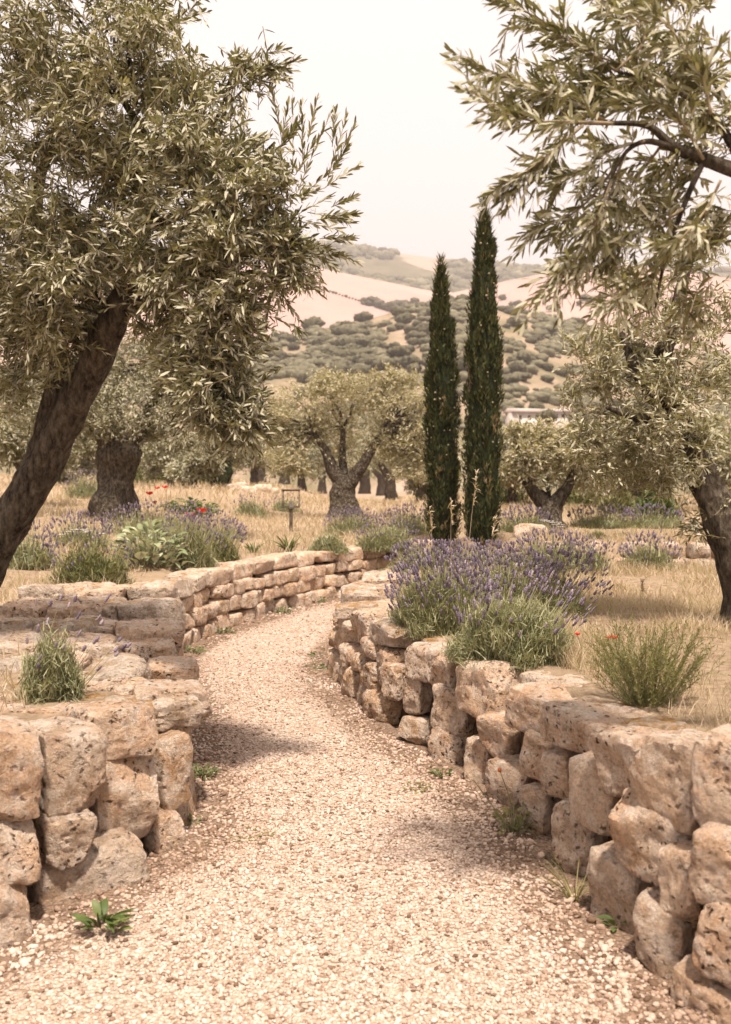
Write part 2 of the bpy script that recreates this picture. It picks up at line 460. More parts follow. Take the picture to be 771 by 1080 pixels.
# path sheet: follows the two edges
def path_sheet():
    n = 260
    a = np.stack([np.interp(np.linspace(0, 1, n), np.linspace(0, 1, len(LP)), LP[:, k]) for k in (0, 1)], 1)
    # match by nearest arc parametrisation
    b = np.stack([np.interp(np.linspace(0, 1, n), np.linspace(0, 1, len(RP)), RP[:, k]) for k in (0, 1)], 1)
    m = 40
    t = np.linspace(-0.06, 1.06, m)[None, :, None]
    p = a[:, None] * (1 - t) + b[:, None] * t
    z = np.zeros((n, m))
    for i in range(n):
        for j in range(m):
            x, y = p[i, j]
            z[i, j] = 0.004 + 0.012 * mnoise.noise((x * 2.2, y * 2.2, 5)) + 0.006 * mnoise.noise((x * 9, y * 9, 1)) + 0.02
    ii = np.arange(n * m).reshape(n, m)
    q = np.stack([ii[:-1, :-1], ii[:-1, 1:], ii[1:, 1:], ii[1:, :-1]], -1).reshape(-1, 4)
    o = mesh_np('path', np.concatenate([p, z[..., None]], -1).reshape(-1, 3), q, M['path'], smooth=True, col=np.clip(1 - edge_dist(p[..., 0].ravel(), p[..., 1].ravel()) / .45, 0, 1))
    tag(o, 'pale gravel path winding between the stone walls', 'path', kind='structure')
path_sheet()

# ------------------------------------------------------------------ gravel (stuff)
def ico():
    t = (1 + 5 ** 0.5) / 2
    v = np.array([(-1, t, 0), (1, t, 0), (-1, -t, 0), (1, -t, 0), (0, -1, t), (0, 1, t), (0, -1, -t), (0, 1, -t), (t, 0, -1), (t, 0, 1), (-t, 0, -1), (-t, 0, 1)], float)
    v /= np.linalg.norm(v[0])
    f = np.array([(0, 11, 5), (0, 5, 1), (0, 1, 7), (0, 7, 10), (0, 10, 11), (1, 5, 9), (5, 11, 4), (11, 10, 2), (10, 7, 6), (7, 1, 8), (3, 9, 4), (3, 4, 2), (3, 2, 6), (3, 6, 8), (3, 8, 9), (4, 9, 5), (2, 4, 11), (6, 2, 10), (8, 6, 7), (9, 8, 1)])
    return v, f
def gravel():
    P = []
    for y0, y1, dens, s0, s1 in ((1.7, 3.4, 9000, 0.004, 0.0105), (3.4, 5.2, 6500, 0.0045, 0.0105), (5.2, 8.0, 3600, 0.005, 0.0105), (8.0, 13.0, 1100, 0.006, 0.012)):
        n = int(dens * 5.0 * (y1 - y0))
        x = rng.uniform(-2.3, 2.7, n); y = rng.uniform(y0, y1, n)
        k = inside(x, y, POLY)
        x, y = x[k], y[k]
        u, v = proj(np.stack([x, y, 0 * x], 1))
        k = (u > -30) & (u < 800) & (v < 1110)
        x, y = x[k], y[k]
        # bare dirty patches with fewer stones
        keep = np.array([0.35 + 1.5 * mnoise.noise((a * 1.7, b * 1.7, 9)) for a, b in zip(x, y)])
        k = rng.random(len(x)) < np.clip(keep + 0.6, 0.35, 1)
        x, y = x[k], y[k]
        e = edge_dist(x, y)
        k = rng.random(len(x)) < np.clip(.35 + e / .6, 0, 1)
        x, y, e = x[k], y[k], e[k]
        s = s0 + (s1 - s0) * rng.random(len(x)) ** 2.2
        s *= 1 + .9 * np.clip(1 - e / 0.35, 0, 1) * rng.random(len(x))
        P.append((x, y, s))
    x = np.concatenate([p[0] for p in P]); y = np.concatenate([p[1] for p in P]); s = np.concatenate([p[2] for p in P])
    n = len(x)
    V, F = ico()
    z = np.array([0.024 + 0.012 * mnoise.noise((a * 2.2, b * 2.2, 5)) + 0.006 * mnoise.noise((a * 9, b * 9, 1)) for a, b in zip(x, y)])
    # random rotation + anisotropic scale
    jit = V[None] * (1 + rng.uniform(-0.28, 0.28, (n, 12, 1)))
    ax = rng.normal(size=(n, 3)); ax /= np.linalg.norm(ax, axis=1, keepdims=True)
    sc = np.stack([rng.uniform(0.9, 1.5, n), rng.uniform(0.7, 1.1, n), rng.uniform(0.5, 0.85, n)], 1)
    v = jit * sc[:, None]
    a = rng.uniform(0, 6.283, n); tilt = rng.normal(0, 0.35, n)
    ca, sa, ct, st = np.cos(a), np.sin(a), np.cos(tilt), np.sin(tilt)
    y2 = v[..., 1] * ct[:, None] - v[..., 2] * st[:, None]
    z2 = v[..., 1] * st[:, None] + v[..., 2] * ct[:, None]
    x3 = v[..., 0] * ca[:, None] - y2 * sa[:, None]
    y3 = v[..., 0] * sa[:, None] + y2 * ca[:, None]
    v = np.stack([x3, y3, z2], -1) * s[:, None, None]
    v += np.stack([x, y, z + s * rng.uniform(-0.1, 0.5, n)], 1)[:, None]
    f = F[None] + (np.arange(n) * 12)[:, None, None]
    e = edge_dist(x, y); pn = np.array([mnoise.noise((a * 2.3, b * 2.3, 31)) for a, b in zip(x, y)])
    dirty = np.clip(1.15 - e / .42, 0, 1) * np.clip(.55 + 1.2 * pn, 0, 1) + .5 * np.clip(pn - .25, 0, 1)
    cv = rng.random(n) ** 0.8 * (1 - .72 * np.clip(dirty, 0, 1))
    col = np.repeat(cv, 12)
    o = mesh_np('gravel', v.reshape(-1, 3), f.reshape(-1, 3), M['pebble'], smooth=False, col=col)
    tag(o, 'loose pale limestone gravel covering the path', 'gravel', kind='stuff')
gravel()

def litter():
    r = np.random.default_rng(55); n = 9000
    x = r.uniform(-2.2, 2.4, n); y = r.uniform(2.0, 11, n)
    k = inside(x, y, POLY); x, y = x[k], y[k]
    e = edge_dist(x, y); pn = np.array([mnoise.noise((a * 2.0, b * 2.0, 41)) for a, b in zip(x, y)])
    k = r.random(len(x)) < np.clip(.95 - e / .4, 0.05, .9) * np.clip(.6 + 1.3 * pn, .1, 1); x, y = x[k], y[k]; n = len(x)
    a = r.uniform(0, 6.283, n); d = np.stack([np.cos(a), np.sin(a), r.normal(0, .25, n)], 1); s_ = np.stack([-np.sin(a), np.cos(a), r.normal(0, .4, n)], 1)
    L = r.uniform(.006, .022, n)[:, None]; W = r.uniform(.0012, .004, n)[:, None]
    c = np.stack([x, y, np.full(n, .036) + r.uniform(0, .008, n)], 1)
    v = np.stack([c - d * L, c + s_ * W + [0, 0, .002], c + d * L, c - s_ * W + [0, 0, .002]], 1)
    o = mesh_np('leaf_litter', v.reshape(-1, 3), np.arange(n * 4).reshape(n, 4), M['litter'], col=np.repeat(r.random(n), 4))
    tag(o, 'dry brown leaves and twigs strewn along the path edges', 'litter', kind='stuff')
litter()

# ------------------------------------------------------------------ rocks
_cs = {}
def cubesphere(n):
    if n in _cs: return _cs[n]
    idx = {}; V = []; F = []
    def vid(p):
        k = tuple(np.round(p, 5))
        if k not in idx: idx[k] = len(V); V.append(p)
        return idx[k]
    g = np.linspace(-1, 1, n + 1)
    for axn in range(3):
        for sg in (-1, 1):
            for i in range(n):
                for j in range(n):
                    qd = []
                    for a, b in ((i, j), (i + 1, j), (i + 1, j + 1), (i, j + 1)):
                        p = np.zeros(3); p[axn] = sg; p[(axn + 1) % 3] = g[a]; p[(axn + 2) % 3] = g[b]
                        qd.append(vid(p))
                    F.append(qd if sg > 0 else qd[::-1])
    _cs[n] = (np.array(V), np.array(F))
    return _cs[n]

def rock_mesh(size, seed, n=9, k=5.0, rough=0.05, cuts=7, cutdepth=0.16, skew=0.10):
    """weathered hewn block filling roughly size=(x,y,z), centred at the origin"""
    r = np.random.default_rng(seed)
    V, F = cubesphere(n)
    v = V.copy()
    kk = (np.abs(v) ** k).sum(1) ** (-1 / k)
    v = v * kk[:, None]
    a = r.uniform(-skew, skew, 8)
    x, y, z = v.T.copy()
    v = np.stack([x * (1 + a[0] * z) + a[1] * z, y * (1 + a[2] * x) + a[5] * z * .5, z * (1 + a[3] * x) + a[4] * x], 1)
    s = np.asarray(size) / 2
    w = v * s
    o = r.uniform(0, 100, 3)
    m = min(size)
    fr = 1.6 / max(m, 0.08)
    nrm = v / np.linalg.norm(v, axis=1, keepdims=True)
    lo = np.array([mnoise.noise(Vector(p * fr * .55 + o)) + .5 * mnoise.noise(Vector(p * fr * 1.3 + o)) for p in w])
    w = w + nrm * (lo * rough * m * 1.6)[:, None]
    # split faces: slightly slanting planes struck off the sides, plus a few chipped corners
    for i in range(cuts):
        if i % 3 < 2:
            d = np.zeros(3); d[r.integers(0, 3)] = r.choice([-1, 1]); d = d + .30 * r.normal(size=3)
            dep = r.uniform(.02, .75) * cutdepth
        else:
            d = np.sign(r.normal(size=3)) * r.uniform(.3, 1, 3)
            dep = r.uniform(.3, 1.35) * cutdepth
        d /= np.linalg.norm(d)
        ext = (w @ d).max()
        over = np.maximum(w @ d - ext * (1 - dep), 0)
        w = w - over[:, None] * d[None] * 0.98
    disp = np.empty(len(w))
    fine = n >= 12
    for i, p in enumerate(w):
        q = Vector((p * fr + o))
        h = .40 * mnoise.noise(q * 2.2) + .34 * mnoise.noise(q * 4.6) - .5 * abs(mnoise.noise(q * 2.9 + Vector((7, 3, 1)))) + .25 * mnoise.noise(Vector((q.x * .7, q.y * .7, q.z * 3.2)))
        if fine:
            h += mnoise.noise(q * 10) * .26 - max(0.0, mnoise.noise(q * 6.3 + Vector((2, 9, 4))) - .24) * 1.5
        disp[i] = h + .12
    w = w + nrm * (disp * rough * m * 0.95)[:, None]
    return w, F

def sharpen(me, ang):
    """edges that turn more than ang stay crisp"""
    ne = len(me.edges)
    lp = np.empty(len(me.loops), np.int32); me.loops.foreach_get('edge_index', lp)
    pn = np.empty(len(me.polygons) * 3, np.float32); me.polygons.foreach_get('normal', pn); pn = pn.reshape(-1, 3)
    pi = np.repeat(np.arange(len(me.polygons)), 4)
    order = np.argsort(lp, kind='stable'); e = lp[order]; f = pi[order]
    c = (pn[f[0::2]] * pn[f[1::2]]).sum(1)
    sh = np.zeros(ne, bool); sh[e[0::2]] = c < math.cos(ang)
    at_ = me.attributes.new('sharp_edge', 'BOOLEAN', 'EDGE'); at_.data.foreach_set('value', sh)

SEED = [100]
def stone(parent, loc, tang, size, mat, n=9, k=5.0, rough=0.055, cuts=7, cutdepth=0.16, tilt=(0, 0), name='stone', world=True):
    """a stone of a wall; tang = direction of its long side in plan"""
    SEED[0] += 1
    v, f = rock_mesh(size, SEED[0], n, k, rough, cuts, cutdepth)
    o = mesh_np(name, v, f, mat, parent, smooth=True)
    sharpen(o.data, math.radians(24 if n >= 12 else 32))
    rz = math.atan2(tang[1], tang[0])
    base = parent.location if parent else Vector((0, 0, 0))
    o.location = Vector(loc) - base
    o.rotation_euler = (tilt[0], tilt[1], rz)
    return o

class Face:
    """the leaning face of a wall along a path edge. side=+1: solid lies to the left of travel, -1 to the right"""
    def __init__(self, P, S, side, batter):
        self.P, self.S, self.side, self.b = P, S, side, batter
        T = np.gradient(P, axis=0); T /= np.linalg.norm(T, axis=1, keepdims=True)
        k = 9; ker = np.ones(k) / k
        T = np.stack([np.convolve(np.pad(T[:, i], k // 2, mode='edge'), ker, 'valid') for i in (0, 1)], 1)
        T /= np.linalg.norm(T, axis=1, keepdims=True)
        self.T = T
        self.N = np.stack([-T[:, 1], T[:, 0]], 1) * side     # into the solid
    def at(self, s, h, depth=0.0):
        i = int(np.clip(np.searchsorted(self.S, s), 0, len(self.S) - 1))
        p = self.P[i] + self.N[i] * (self.b * h + depth)
        return Vector((p[0], p[1], h)), self.T[i], self.N[i]
    def grid(self, s0, s1, hmax):
        k = (self.S >= s0) & (self.S <= s1)
        H = np.arange(0, hmax, 0.01)
        P = self.P[k][:, None] + self.N[k][:, None] * (self.b * H)[None, :, None]
        W = np.concatenate([P, np.broadcast_to(H[None, :, None], P.shape[:2] + (1,))], -1)
        self.gs = self.S[k]; self.gh = H
        self.gu, self.gv = proj(W)
    def pick(self, u, v):
        d = (self.gu - u) ** 2 + (self.gv - v) ** 2
        i = np.unravel_index(d.argmin(), d.shape)
        return self.gs[i[0]], self.gh[i[1]]

LF = Face(LP, LS, 1, 0.10)
RF = Face(RP, RS, -1, 0.16)
def s_of(P, S, y, after=0.0):
    k = np.argmin(np.abs(P[:, 1] - y) + 100 * (S < after)); return S[k]

def pix_stone(parent, face, box, mat, depth=0.36, n=20, k=9, rough=0.055, cuts=14, cutdepth=0.17, push=0.0, roll=0.0, yaw=0.55):
    u0, v0, u1, v1 = box
    um, vm = (u0 + u1) / 2, (v0 + v1) / 2
    sa, ha = face.pick(u0, vm); sb, hb = face.pick(u1, vm)
    sm, hm = face.pick(um, vm)
    _, ht = face.pick(um, v0); _, hl = face.pick(um, v1)
    # size of the block from its outline: it shows a face and an end, both foreshortened
    c0, T, Nn = face.at(sm, hm, 0)
    wa = math.atan2(T[1], T[0])
    while wa > math.pi / 2: wa -= math.pi
    while wa <= -math.pi / 2: wa += math.pi
    pa = wa * yaw
    d = c0.y
    W, Hh = (u1 - u0) * d / FPX, (v1 - v0) * d / FPX
    D = min(depth, max(.2, W * 1.15))
    L = (W * 1.04 - D * abs(math.sin(pa)) * .42) / max(math.cos(pa), .45)
    L = float(np.clip(L, .15, .75)) * 1.0
    H = max(Hh - D * .06, .09) * 1.03
    c, _, _ = face.at(sm, hm - .012, D * .45 + push)
    return stone(parent, c, (math.cos(pa), math.sin(pa)), (L, D, H), mat, n, k, rough, cuts, cutdepth,
                 tilt=(rng.normal(0, 0.05), rng.normal(0, 0.04) + roll))

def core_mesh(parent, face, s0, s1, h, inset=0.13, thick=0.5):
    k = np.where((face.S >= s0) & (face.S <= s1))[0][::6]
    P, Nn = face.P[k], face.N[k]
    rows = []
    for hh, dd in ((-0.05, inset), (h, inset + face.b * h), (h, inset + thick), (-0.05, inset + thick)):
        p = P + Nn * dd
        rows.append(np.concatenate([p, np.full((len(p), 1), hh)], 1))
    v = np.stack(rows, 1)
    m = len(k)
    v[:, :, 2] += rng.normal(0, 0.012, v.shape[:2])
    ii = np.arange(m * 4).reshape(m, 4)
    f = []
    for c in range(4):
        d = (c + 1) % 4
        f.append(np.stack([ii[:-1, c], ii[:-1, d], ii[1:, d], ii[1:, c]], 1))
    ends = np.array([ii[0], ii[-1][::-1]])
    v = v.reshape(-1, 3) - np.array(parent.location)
    return mesh_np('gap_shade_core', v, [np.concatenate(f), ends], M['core'], parent)

def lay(parent, face, s0, s1, courses, lens, mats, depth=(0.22, 0.3), n=7, rough=0.055, k=8.0, skip=None, wob=0.02, cuts=9, hs=None):
    """lay rough courses of stones along a face; courses = [(h0,h1),...]"""
    cnt = 0
    for ci, (h0, h1) in enumerate(courses):
        s = s0 + rng.uniform(0, 0.15)
        while s < s1:
            L = rng.uniform(*lens)
            if s + L > s1 + 0.1: break
            sm = s + L / 2
            if skip is None or not skip(sm, ci):
                j0, j1 = rng.normal(0, wob, 2)
                a, b = h0 + j0, h1 + j1
                if h0 <= 0.01: a = -0.04
                d = rng.uniform(*depth)
                c, T, Nn = face.at(sm, (a + b) / 2, d / 2 - 0.03 + rng.normal(0, 0.018))
                stone(parent, c, T, (L * 0.985, d, (b - a) * 0.99), random.choice(mats), n, k, rough, cuts, 0.17,
                      tilt=(rng.normal(0, 0.05), rng.normal(0, 0.045)))
                cnt += 1
            s += L
    return cnt

S_ = M['stone']; PI_ = M['stone_pitted']; LI_ = M['stone_lichen']; TO_ = M['stone_top']; EA_ = M['stone_earth']

# --- right wall
rw = empty('stone_wall', (0.5, 4.5, 0.0), 'dry stone wall of large blocks along the right edge of the path, below the big lavender', 'stone wall')
RF.grid(s_of(RP, RS, 2.2), s_of(RP, RS, 8.4), 0.85)
rboxes = [
    # cap course
    (413, 678, 475, 721, S_), (446, 690, 480, 729, S_), (473, 697, 528, 756, S_), (522, 723, 585, 770, S_), (556, 746, 640, 792, PI_),
    (615, 768, 672, 838, PI_), (655, 774, 722, 868, S_),
    # second row
    (395, 698, 420, 737, S_), (418, 711, 442, 753, S_), (440, 721, 495, 775, S_), (491, 750, 537, 797, S_), (535, 772, 578, 820, S_),
    (562, 787, 595, 837, S_), (588, 793, 643, 873, PI_), (623, 840, 716, 928, PI_),
    # foot row
    (408, 755, 449, 785, EA_), (440, 764, 484, 815, PI_), (480, 776, 512, 824, S_), (500, 800, 550, 850, S_), (543, 825, 573, 882, S_),
    (568, 840, 622, 916, S_), (607, 890, 667, 985, S_), (658, 947, 716, 1030, S_), (686, 885, 722, 975, PI_),
    (716, 776, 790, 872, S_), (712, 868, 790, 958, S_), (716, 950, 800, 1040, PI_), (690, 1022, 770, 1100, S_),
]
for i, b in enumerate(rboxes):
    pix_stone(rw, RF, b[:4], b[4], yaw=.82 if i < 7 else .66, depth=.40 if i < 7 else .34)
# the run on towards the camera, beyond the lower right corner
sA = RF.pick(790, 960)[0]
lay(rw, RF, s_of(RP, RS, 1.6), sA - .1, [(0, .2), (.2, .42), (.42, .66)], (0.3, 0.5), [S_, PI_], (0.3, 0.36), 14, 0.06)
# the eroded rounded nose further up the path
s1 = RF.pick(412, 740)[0]; s2 = s_of(RP, RS, 9.0)
lay(rw, RF, s1 + 0.02, s2, [(0, .2), (.18, .36), (.34, .50)], (0.26, 0.42), [EA_, EA_, S_], (0.3, 0.36), 13, 0.10, k=4.2)
lay(rw, RF, s1 - 0.05, s2 + 0.2, [(.47, .63)], (0.4, 0.62), [TO_, PI_], (0.36, 0.42), 14, 0.08, k=8)
lay(rw, RF, s2, s_of(RP, RS, 11.6), [(0, .2), (.2, .42), (.42, .62)], (0.3, 0.5), [S_, EA_, TO_], (0.3, 0.36), 6, 0.06)
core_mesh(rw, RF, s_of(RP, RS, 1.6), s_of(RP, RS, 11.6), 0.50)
# flat slabs forming the back of the top of the wall
def slab(parent, u, v, h, wx, wy, t, ang, mat, n=14, rough=0.08, k=9, tilt=(0, 0)):
    r = ray(u, v); d = (h - CAMZ) / r.z
    p = Vector((0, 0, CAMZ)) + r * d
    p.z = h - t / 2
    return stone(parent, p, (math.cos(ang), math.sin(ang)), (wx, wy, t), mat, n, k, rough, 10, 0.15, tilt)
for u, v, h, wx, wy, t, ang, m in [
    (532, 697, .655, .34, .24, .14, -1.1, TO_), (590, 716, .65, .42, .3, .16, -1.1, TO_), (650, 742, .645, .4, .26, .14, -1.2, LI_), (700, 768, .66, .36, .24, .14, -1.25, LI_),
    (752, 790, .66, .4, .3, .16, -1.3, TO_),
    (480, 685, .62, .24, .18, .1, -1.0, TO_), (462, 676, .64, .22, .18, .12, -1.0, LI_), (438, 664, .63, .34, .26, .1, -.9, LI_), (418, 652, .64, .4, .3, .11, -.9, TO_), (398, 640, .64, .42, .36, .1, -1.2, TO_),
    (385, 627, .65, .42, .4, .1, -1.4, TO_), (392, 616, .65, .4, .4, .1, -1.6, TO_), (404, 607, .65, .45, .4, .12, -1.8, TO_), (376, 640, .655, .3, .36, .09, -1.5, LI_)]:
    slab(rw, u, v - 3, h - .045, wx * .86, wy * .9, t, ang + rng.normal(0, .12), m, tilt=(rng.normal(0, .05), rng.normal(0, .05)))

# --- left near wall end
lw = empty('stone_wall', (-1.2, 4.6, 0.0), 'stepped end of dry stone wall with lichen covered top slabs on the left of the path', 'stone wall')
LF.grid(s_of(LP, LS, 2.4), s_of(LP, LS, 8.4), 1.0)
lboxes = [(52, 763, 121, 858, S_), (94, 740, 182, 800, PI_), (105, 790, 178, 885, PI_), (50, 850, 105, 910, PI_), (46, 881, 169, 990, S_),
          (164, 772, 204, 850, EA_), (158, 850, 199, 916, S_), (-30, 765, 58, 862, S_), (-30, 856, 54, 925, PI_), (-40, 915, 50, 1010, S_)]
for b in lboxes:
    pix_stone(lw, LF, b[:4], b[4], depth=0.42, rough=0.06, k=10, push=-.05)
sB = LF.pick(-30, 930)[0]
lay(lw, LF, s_of(LP, LS, 1.5), sB, [(0, .22), (.22, .44), (.44, .64)], (0.34, 0.5), [S_, PI_], (0.34, 0.42), 14, 0.06)
sC = s_of(LP, LS, 4.1)
lay(lw, LF, sC, s_of(LP, LS, 8.3), [(0, .2), (.2, .4), (.4, .55)], (0.26, 0.42), [S_, EA_], (0.3, 0.36), 10, 0.06)
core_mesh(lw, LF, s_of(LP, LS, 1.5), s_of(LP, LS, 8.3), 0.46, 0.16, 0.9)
for u, v, h, wx, wy, t, ang, m in [
    # (px centre of the top), height, size, plan angle
    (168, 736, .585, .32, .28, .13, .5, LI_), (125, 737, .59, .40, .26, .12, .1, LI_), (78, 740, .6, .38, .28, .13, .0, LI_), (30, 740, .61, .42, .34, .14, .0, TO_),
    (178, 722, .60, .36, .32, .14, .3, LI_), (112, 716, .605, .38, .34, .14, -.1, LI_), (60, 715, .61, .4, .3, .14, -.1, TO_),
    (152, 697, .64, .55, .42, .16, .15, TO_), (90, 694, .64, .5, .4, .16, .05, TO_), (35, 694, .64, .5, .4, .16, .05, TO_),
    (130, 675, .665, .62, .44, .16, .1, TO_), (55, 673, .67, .7, .4, .16, .05, TO_),
    (125, 655, .70, .75, .42, .2, .08, PI_), (45, 654, .70, .7, .4, .2, .0, TO_),
    (130, 634, .75, .8, .46, .22, .05, TO_), (58, 634, .75, .7, .46, .22, .02, PI_),
    (135, 616, .79, .72, .6, .2, .1, TO_), (75, 617, .79, .6, .5, .2, .0, TO_)]:
    parts = 1 if wx < .45 else 2
    for q in range(parts):
        du = (q - (parts - 1) / 2) * wx / parts * FPX / (1.0 / (-ray(u, v).z) * (CAMZ - h)) if parts > 1 else 0
        slab(lw, u + du, v + rng.normal(0, 1.5), h + rng.normal(0, .016), wx / parts * rng.uniform(.9, 1.0), wy * rng.uniform(.9, 1.05), t, ang + rng.normal(0, .12), random.choice([m, m, TO_, PI_]),
             n=17, rough=0.085, k=10, tilt=(rng.normal(0, .05), rng.normal(0, .05)))

# --- far curving wall
fw = empty('stone_wall', (-1.0, 10.8, 0.0), 'long curved retaining wall of small fitted blocks at the far bend of the path', 'stone wall')
f0 = s_of(LP, LS, 8.2); f1 = s_of(LP, LS, 14.0, f0)
lay(fw, LF, f0, f1, [(0, .16), (.16, .32), (.32, .47)], (0.2, 0.36), [S_, S_, EA_, PI_], (0.22, 0.28), 8, 0.05, k=8, wob=0.014)
lay(fw, LF, f0 + .1, f1, [(.47, .635)], (0.3, 0.6), [S_, TO_, S_, S_, TO_], (0.3, 0.36), 9, 0.06, k=9, wob=0.014)
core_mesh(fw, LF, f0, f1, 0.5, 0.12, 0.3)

# --- low cross wall on the right terrace
CP, CS = resample(np.array([(1.75, 10.2), (2.4, 10.25), (3.2, 10.1), (4.2, 10.0), (5.4, 9.9)]))
CF = Face(CP, CS, 1, 0.08)
cw = empty('stone_wall', (2.9, 10.1, 0.6), 'low two course terrace wall crossing the dry grass at the right', 'stone wall')
for ci, (h0, h1) in enumerate([(0.54, 0.70), (0.70, 0.86)]):
    s = 0.0 + 0.2 * ci
    while s < 3.6:
        L = rng.uniform(0.16, 0.34)
        c, T, Nn = CF.at(s + L / 2, (h0 + h1) / 2, 0.1)
        stone(cw, c, T, (L * 1.02, 0.3, (h1 - h0) * 1.05), random.choice([S_, TO_]), 6, 5, 0.06, 6)
        s += L + (rng.uniform(0.0, 0.25) if ci else 0)

# ------------------------------------------------------------------ tubes (trunks, limbs)
def cr_path(pts, rad, sub=6):
    pts = [np.asarray(p, float) for p in pts]
    q = [2 * pts[0] - pts[1]] + pts + [2 * pts[-1] - pts[-2]]
    out, ro = [], []
    for i in range(1, len(q) - 2):
        for t in np.linspace(0, 1, sub, endpoint=False):
            a, b, c, d = q[i - 1], q[i], q[i + 1], q[i + 2]
            out.append(0.5 * ((2 * b) + (-a + c) * t + (2 * a - 5 * b + 4 * c - d) * t ** 2 + (-a + 3 * b - 3 * c + d) * t ** 3))
            ro.append(rad[i - 1] * (1 - t) + rad[i] * t)
    out.append(pts[-1]); ro.append(rad[-1])
    return np.array(out), np.array(ro)

class MB:
    def __init__(self): self.v = []; self.f = {}; self.n = 0; self.c = []
    def add(self, v, f, c=None):
        v = np.asarray(v, float).reshape(-1, 3); f = np.asarray(f, int)
        self.v.append(v); self.f.setdefault(f.shape[1], []).append(f + self.n); self.n += len(v)
        self.c.append(np.full(len(v), 0.5) if c is None else np.asarray(c, float).ravel())
    def tube(self, pts, rad, seg=10, sub=6, gnarl=0.0, seed=0, flare=0.0):
        P, R = cr_path(pts, rad, sub)
        T = np.gradient(P, axis=0); T /= np.linalg.norm(T, axis=1, keepdims=True) + 1e-9
        up = np.array([0.3, 1.0, 0.1]); up /= np.linalg.norm(up)
        rings = []
        a = np.linspace(0, 2 * np.pi, seg, endpoint=False)
        x = np.cross(T[0], up); x /= np.linalg.norm(x)
        for i in range(len(P)):
            x = x - T[i] * (x @ T[i]); x /= np.linalg.norm(x) + 1e-9
            y = np.cross(T[i], x)
            d = np.cos(a)[:, None] * x + np.sin(a)[:, None] * y
            rr = np.full(seg, R[i])
            if gnarl:
                for j in range(seg):
                    pw = P[i] + d[j] * R[i]
                    q = Vector(pw) / max(R[0], 0.03)
                    tw = 0.55 * i / max(1, sub)
                    ridge = math.sin(3 * (a[j] + tw) + seed) * 0.5 + math.sin(7 * (a[j] + tw * 1.3) + seed * 2.1) * 0.3
                    rr[j] *= 1 + gnarl * (0.8 * mnoise.noise(q * 0.9 + Vector((seed, 0, 0))) + 0.5 * mnoise.noise(q * 2.3) + 0.4 * ridge)
            rings.append(P[i] + d * rr[:, None])
        v = np.array(rings); m = len(P)
        ii = np.arange(m * seg).reshape(m, seg)
        nn = np.roll(ii, -1, 1)
        f = np.stack([ii[:-1], nn[:-1], nn[1:], ii[1:]], -1).reshape(-1, 4)
        n0 = self.n
        self.add(v, f)
        self.f.setdefault(seg, []).append(np.array([ii[0][::-1], ii[-1]]) + n0)
    def build(self, name, mat, parent=None, smooth=True, attr=True):
        v = np.concatenate(self.v)
        if parent is not None: v = v - np.array(parent.location)
        fs = [np.concatenate(x) for x in self.f.values()]
        return mesh_np(name, v, fs, mat, parent, smooth, np.concatenate(self.c) if attr else None)

def unit(a): return a / (np.linalg.norm(a, axis=-1, keepdims=True) + 1e-9)

def rand_dirs(n, r=None):
    a = (r or rng).normal(size=(n, 3)); return unit(a)

